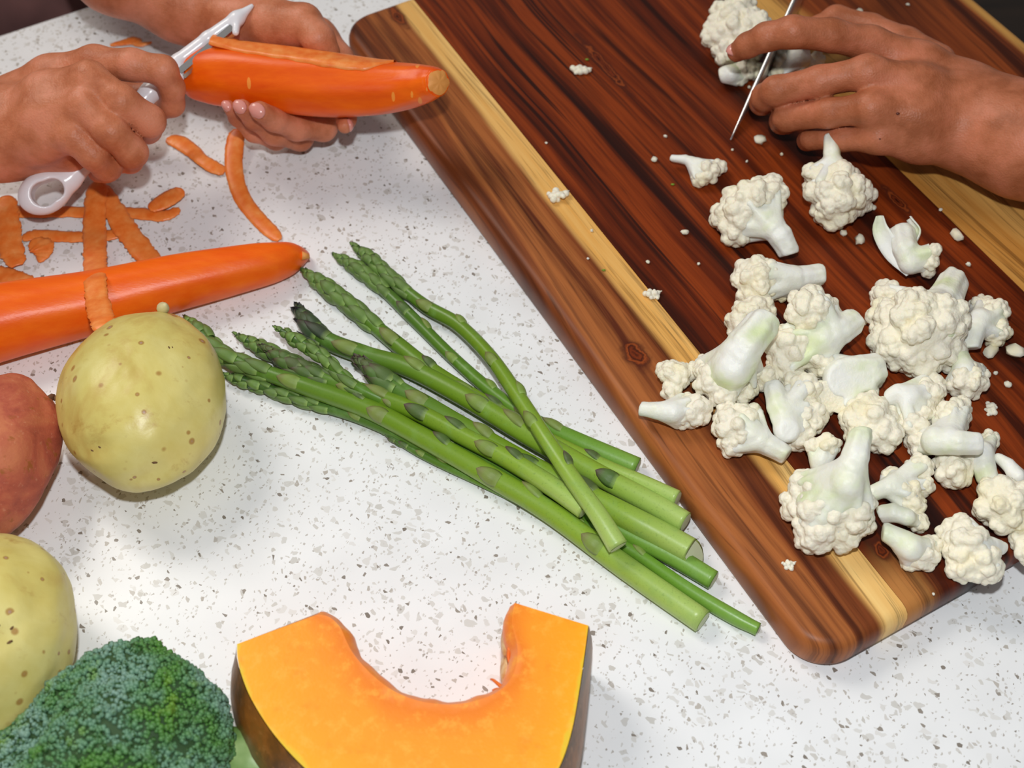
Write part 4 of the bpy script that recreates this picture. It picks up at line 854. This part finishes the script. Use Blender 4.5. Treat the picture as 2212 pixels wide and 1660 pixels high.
floret([], [(1880, 905, None, 46), (1850, 900, None, 36), (1905, 940, None, 42), (1860, 935, None, 36), (1880, 880, .010, 34), (1918, 905, None, 28)], 'round cauliflower crown right behind the tall pointing stem', 17)
floret([(1915, 862, .010, 18), (1940, 850, .013, 26), (1968, 858, .013, 30)], [(2004, 856, None, 38), (1972, 920, None, 34), (2015, 830, None, 26), (1990, 890, None, 32)], 'cauliflower floret with white stem pointing left toward the flat slice', 18)
floret([(2118, 958, .022, 26), (2070, 956, .022, 26), (2020, 952, .018, 28)], [(1986, 958, None, 30), (2060, 900, .014, 36), (2036, 905, None, 28), (2075, 880, .012, 24)], 'cauliflower floret whose smooth stem lies level across its neighbours', 19)
floret([], [(2060, 1016, None, 38), (2085, 1000, None, 30), (2038, 1000, None, 24), (2070, 1035, None, 24)], 'round cauliflower crown under the level stem', 20)
floret([(2136, 1044, .006, 24), (2126, 1010, .010, 22), (2122, 975, .012, 20)], [(2138, 950, None, 20), (2112, 960, None, 16)], 'thin white cauliflower stem piece standing beside a crown', 21)
floret([(1862, 930, .044, 26), (1848, 985, .042, 34), (1830, 1045, .036, 48)], [(1782, 1108, None, 72), (1730, 1090, None, 44), (1838, 1100, .020, 52), (1760, 1150, None, 46), (1815, 1150, None, 44), (1740, 1050, .016, 36), (1860, 1130, .012, 30)], 'largest cauliflower floret with a tall stem, nearest the board corner', 22)
floret([(1770, 1020, .006, 15), (1772, 995, .010, 20)], [(1756, 965, .012, 16), (1790, 962, .014, 26), (1775, 975, None, 22)], 'small forked cauliflower sprig behind the tall stem', 23)
floret([(1880, 1068, .010, 18), (1905, 1058, .010, 16), (1930, 1050, .010, 16)], [(1955, 1064, None, 34), (1985, 1012, None, 30), (1925, 1030, None, 20), (1972, 1090, None, 28), (1995, 1050, None, 22)], 'long irregular cauliflower cluster right of the largest floret', 24)
floret([(1900, 1112, .008, 20), (1930, 1108, .012, 18), (1960, 1118, .012, 14)], [(1985, 1130, None, 20), (1968, 1122, None, 16)], 'arched cauliflower stem scrap between two florets', 25, fan=3)
floret([(1908, 1148, .014, 22), (1940, 1165, .013, 22), (1968, 1185, .013, 26)], [(1994, 1198, None, 34), (2010, 1180, None, 24), (1965, 1215, None, 18)], 'smooth white cauliflower floret with stem pointing left, near the board edge', 26)
floret([(2165, 1184, .006, 16), (2140, 1180, .010, 20), (2110, 1180, .014, 26)], [(2090, 1180, None, 52), (2075, 1150, None, 38), (2120, 1215, None, 44), (2045, 1155, None, 24), (2080, 1225, None, 34), (2135, 1235, None, 28)], 'cauliflower crown hanging over the near edge of the board', 27)
floret([(2150, 985, .010, 11), (2178, 1005, .012, 15), (2200, 1030, .012, 20)], [(2216, 1050, None, 28)], 'thin cauliflower stem pointing left at the right edge of the photo', 28)
floret([], [(2165, 1090, None, 58), (2150, 1060, None, 36), (2195, 1075, .014, 38), (2180, 1120, None, 38), (2215, 1100, None, 44)], 'round cauliflower crown cut off by the right edge of the photo', 29)
floret([], [(2206, 1168, None, 24), (2225, 1190, None, 32)], 'small cauliflower bit at the right edge below the round crown', 30)
# leafy core piece with thin leaves
o = floret([(1948, 500, .014, 30), (1955, 540, .016, 26), (1966, 570, .012, 22)], [(2010, 566, .014, 17), (2020, 540, .020, 12), (2005, 585, .008, 14)], 'leafy white cauliflower core with small pale leaves', 31, cut=True)
def leaf(pts, width, parent):
    rows = [np.append(P(x, y, BT + h), w * DEP(P(x, y, BT + h)) / FPX) for (x, y, h, w) in pts]; n = 16; C = cr(rows, n); path, w = C[:, :3], np.maximum(C[:, 3], .0005); T, B, N = frames(path); Wd = width; V = []; m_ = 6
    for sg in (.0005, -.0005):
        for i in range(n):
            d = np.array(Wd, float); d -= T[i] * (d @ T[i]); d /= np.linalg.norm(d); nn_ = np.cross(T[i], d)
            for j in range(m_): s = j / (m_ - 1) * 2 - 1; V.append(path[i] + d * s * w[i] + nn_ * (sg + .0016 * s * s))
    F = []; q = n * m_
    for i in range(n - 1):
        for j in range(m_ - 1): a = i * m_ + j; F += [[a, a + 1, a + m_ + 1, a + m_], [q + a, q + a + m_, q + a + m_ + 1, q + a + 1]]
        a = i * m_; F += [[a, a + m_, q + a + m_, q + a]]; a += m_ - 1; F += [[a, q + a, q + a + m_, a + m_]]
    part('leaf', V, F, M_stw, parent)
leaf([(1902, 466, .022, 8), (1905, 500, .016, 18), (1930, 545, .012, 20), (1966, 592, .008, 8)], (1, -.3, .5), o); leaf([(1958, 580, .010, 10), (1975, 545, .016, 18), (2008, 530, .020, 12)], (.2, -1, .4), o); leaf([(1968, 470, .018, 8), (1985, 500, .016, 14), (1975, 530, .012, 12)], (.3, -.6, .8), o)
# held under the knife
floret([], [(1582, 70, None, 54), (1600, 30, .020, 40), (1548, 60, .016, 28), (1630, 50, .022, 34), (1570, 110, None, 34), (1560, 25, .018, 26), (1620, 100, .016, 34), (1535, 80, .012, 22)], 'big cauliflower crown pinned under the bent index finger', 32)
floret([(1556, 162, .006, 15), (1580, 160, .008, 16)], [(1606, 156, None, 24), (1630, 150, None, 22), (1595, 172, None, 14)], 'small cauliflower sprig at the knife, just below the pinned crown', 33)
floret([(1740, 118, .014, 22), (1720, 124, .014, 24)], [(1700, 132, None, 32), (1735, 140, None, 24), (1765, 130, None, 18), (1680, 160, None, 18)], 'cauliflower piece under the hand, right of the knife blade', 34)
# crumbs
CV = []
for k in range(6):
    rs = np.random.RandomState(70 + k); V = ICO2_V * (1 + .22 * wob(ICO2_V, 3.2, 2, k * 2.1))[:, None] * np.array([1.15, .9, .62]) * rs.uniform(.85, 1.15, 3); V[:, 2] -= V[:, 2].min(); CV.append(mesh_data('cauliflower_crumb', V, ICO2_F, M_cur))
CR = [(1640, 308, 11), (1688, 335, 4), (1413, 348, 7), (1437, 296, 4), (1180, 310, 3), (1479, 506, 8), (1399, 568, 4), (1509, 572, 4), (1821, 507, 8), (1856, 522, 12), (1885, 451, 7), (2064, 516, 15), (2031, 455, 4), (2091, 574, 6), (1866, 700, 6), (2150, 808, 5), (2176, 833, 8), (2136, 768, 18), (2190, 766, 17), (1278, 500, 4), (1270, 560, 3), (1857, 28, 7), (1268, 156, 3), (1960, 12, 4), (2016, 1285, 3), (1618, 190, 4), (1582, 325, 3), (1613, 350, 3)]
CL = {(1640, 308): 'chunky cauliflower crumb just right of the knife tip', (1413, 348): 'small cauliflower crumb left of the bent sprig', (1479, 506): 'small cauliflower crumb on the black grain left of the yellowish floret', (1821, 507): 'smaller of two cauliflower crumbs under the upward pointing floret', (1856, 522): 'larger of two cauliflower crumbs under the upward pointing floret',
      (1885, 451): 'cauliflower crumb touching the right side of the upward pointing floret', (2064, 516): 'ragged cauliflower crumb right of the leafy core piece', (2136, 768): 'cauliflower crumb below the halved floret, left of a matching one', (2190, 766): 'rightmost large cauliflower crumb, near the right edge of the photo', (2176, 833): 'cauliflower crumb above the flat glassy scrap', (2091, 574): 'small cauliflower crumb between the leafy core and the golden plank', (1866, 700): 'small cauliflower crumb left of the largest crown', (1857, 28): 'cauliflower crumb beside the thumb at the top edge'}
for k, (x, y, r) in enumerate(CR):
    p, rr = PR(x, y, BT, r); c = share('cauliflower_crumb', CV[k % 6]); c.location = (p[0], p[1], CT + BT); c.scale = (rr, rr, rr); c.rotation_euler = (0, 0, k * 1.9)
    tag(c, CL.get((x, y), 'pinhead sized white cauliflower crumb on the cutting board'), 'crumb', 'cauliflower crumbs on the board')
def chip(px, py, r, label, seed, flat=.6, st=(1.2, .9)):
    p, rr = PR(px, py, BT, r); p[2] += .0001; rs = np.random.RandomState(int(seed * 10)); f = Field(p - rr * 1.8, p + rr * 1.8, rr / 14)
    for k in range(13):
        a_, q_ = k * 2.4 + seed, (.15 + .62 * (k / 12)) * rr; f.ball(p + np.array([math.cos(a_) * q_ * st[0], math.sin(a_) * q_ * st[1], rs.uniform(.1, .75) * rr * flat]), rr * rs.uniform(.20, .40), rr * .08)
    f.cone(p + [0, 0, rr * flat * .4], p + np.array([st[0] * rr * .95, st[1] * rr * .5, rr * flat * .5]), rr * .3, rr * .07, rr * .1); f.plane((0, 0, p[2]), (0, 0, -1), .0001); V, Fq = f.mesh(0)
    tag(part('cauliflower_scrap', V, Fq, M_cur), label, 'cauliflower scrap', 'cauliflower scraps on the board')
chip(1204, 428, 24, 'frayed cauliflower scrap on the honey coloured stripe, upper of two', 5.3, .8, (1.1, 1.0)); chip(1409, 640, 18, 'rounded cauliflower scrap on the honey coloured stripe, lower of two', 1.7, .8); chip(1254, 155, 20, 'curved cauliflower scrap lying alone on the black grained wood', 5.2, .4, (1.3, .7))
chip(1703, 1222, 15, 'pointed cauliflower scrap in front of the largest floret', 7.7, .5); chip(2138, 886, 20, 'flat glassy cauliflower scrap at the right of the board', 9.1, .3, (.8, 1.2))
M_speck = m_plain('green_speck', srgb(120, 150, 40), .6)
for k, (x, y, r) in enumerate([(1304, 585, 5), (1453, 400, 5), (1268, 130, 5)]):
    p, rr = PR(x, y, BT, r); s = part('green_speck', ICO_V * np.array([rr, rr * .6, rr * .4]) + np.array([p[0], p[1], CT + BT + rr * .4]), ICO_F, M_speck); tag(s, ('green speck at the edge of the honey coloured stripe', 'green speck on the black grain below the bent sprig', 'green speck beside the curved scrap')[k], 'speck', 'green specks on the board')
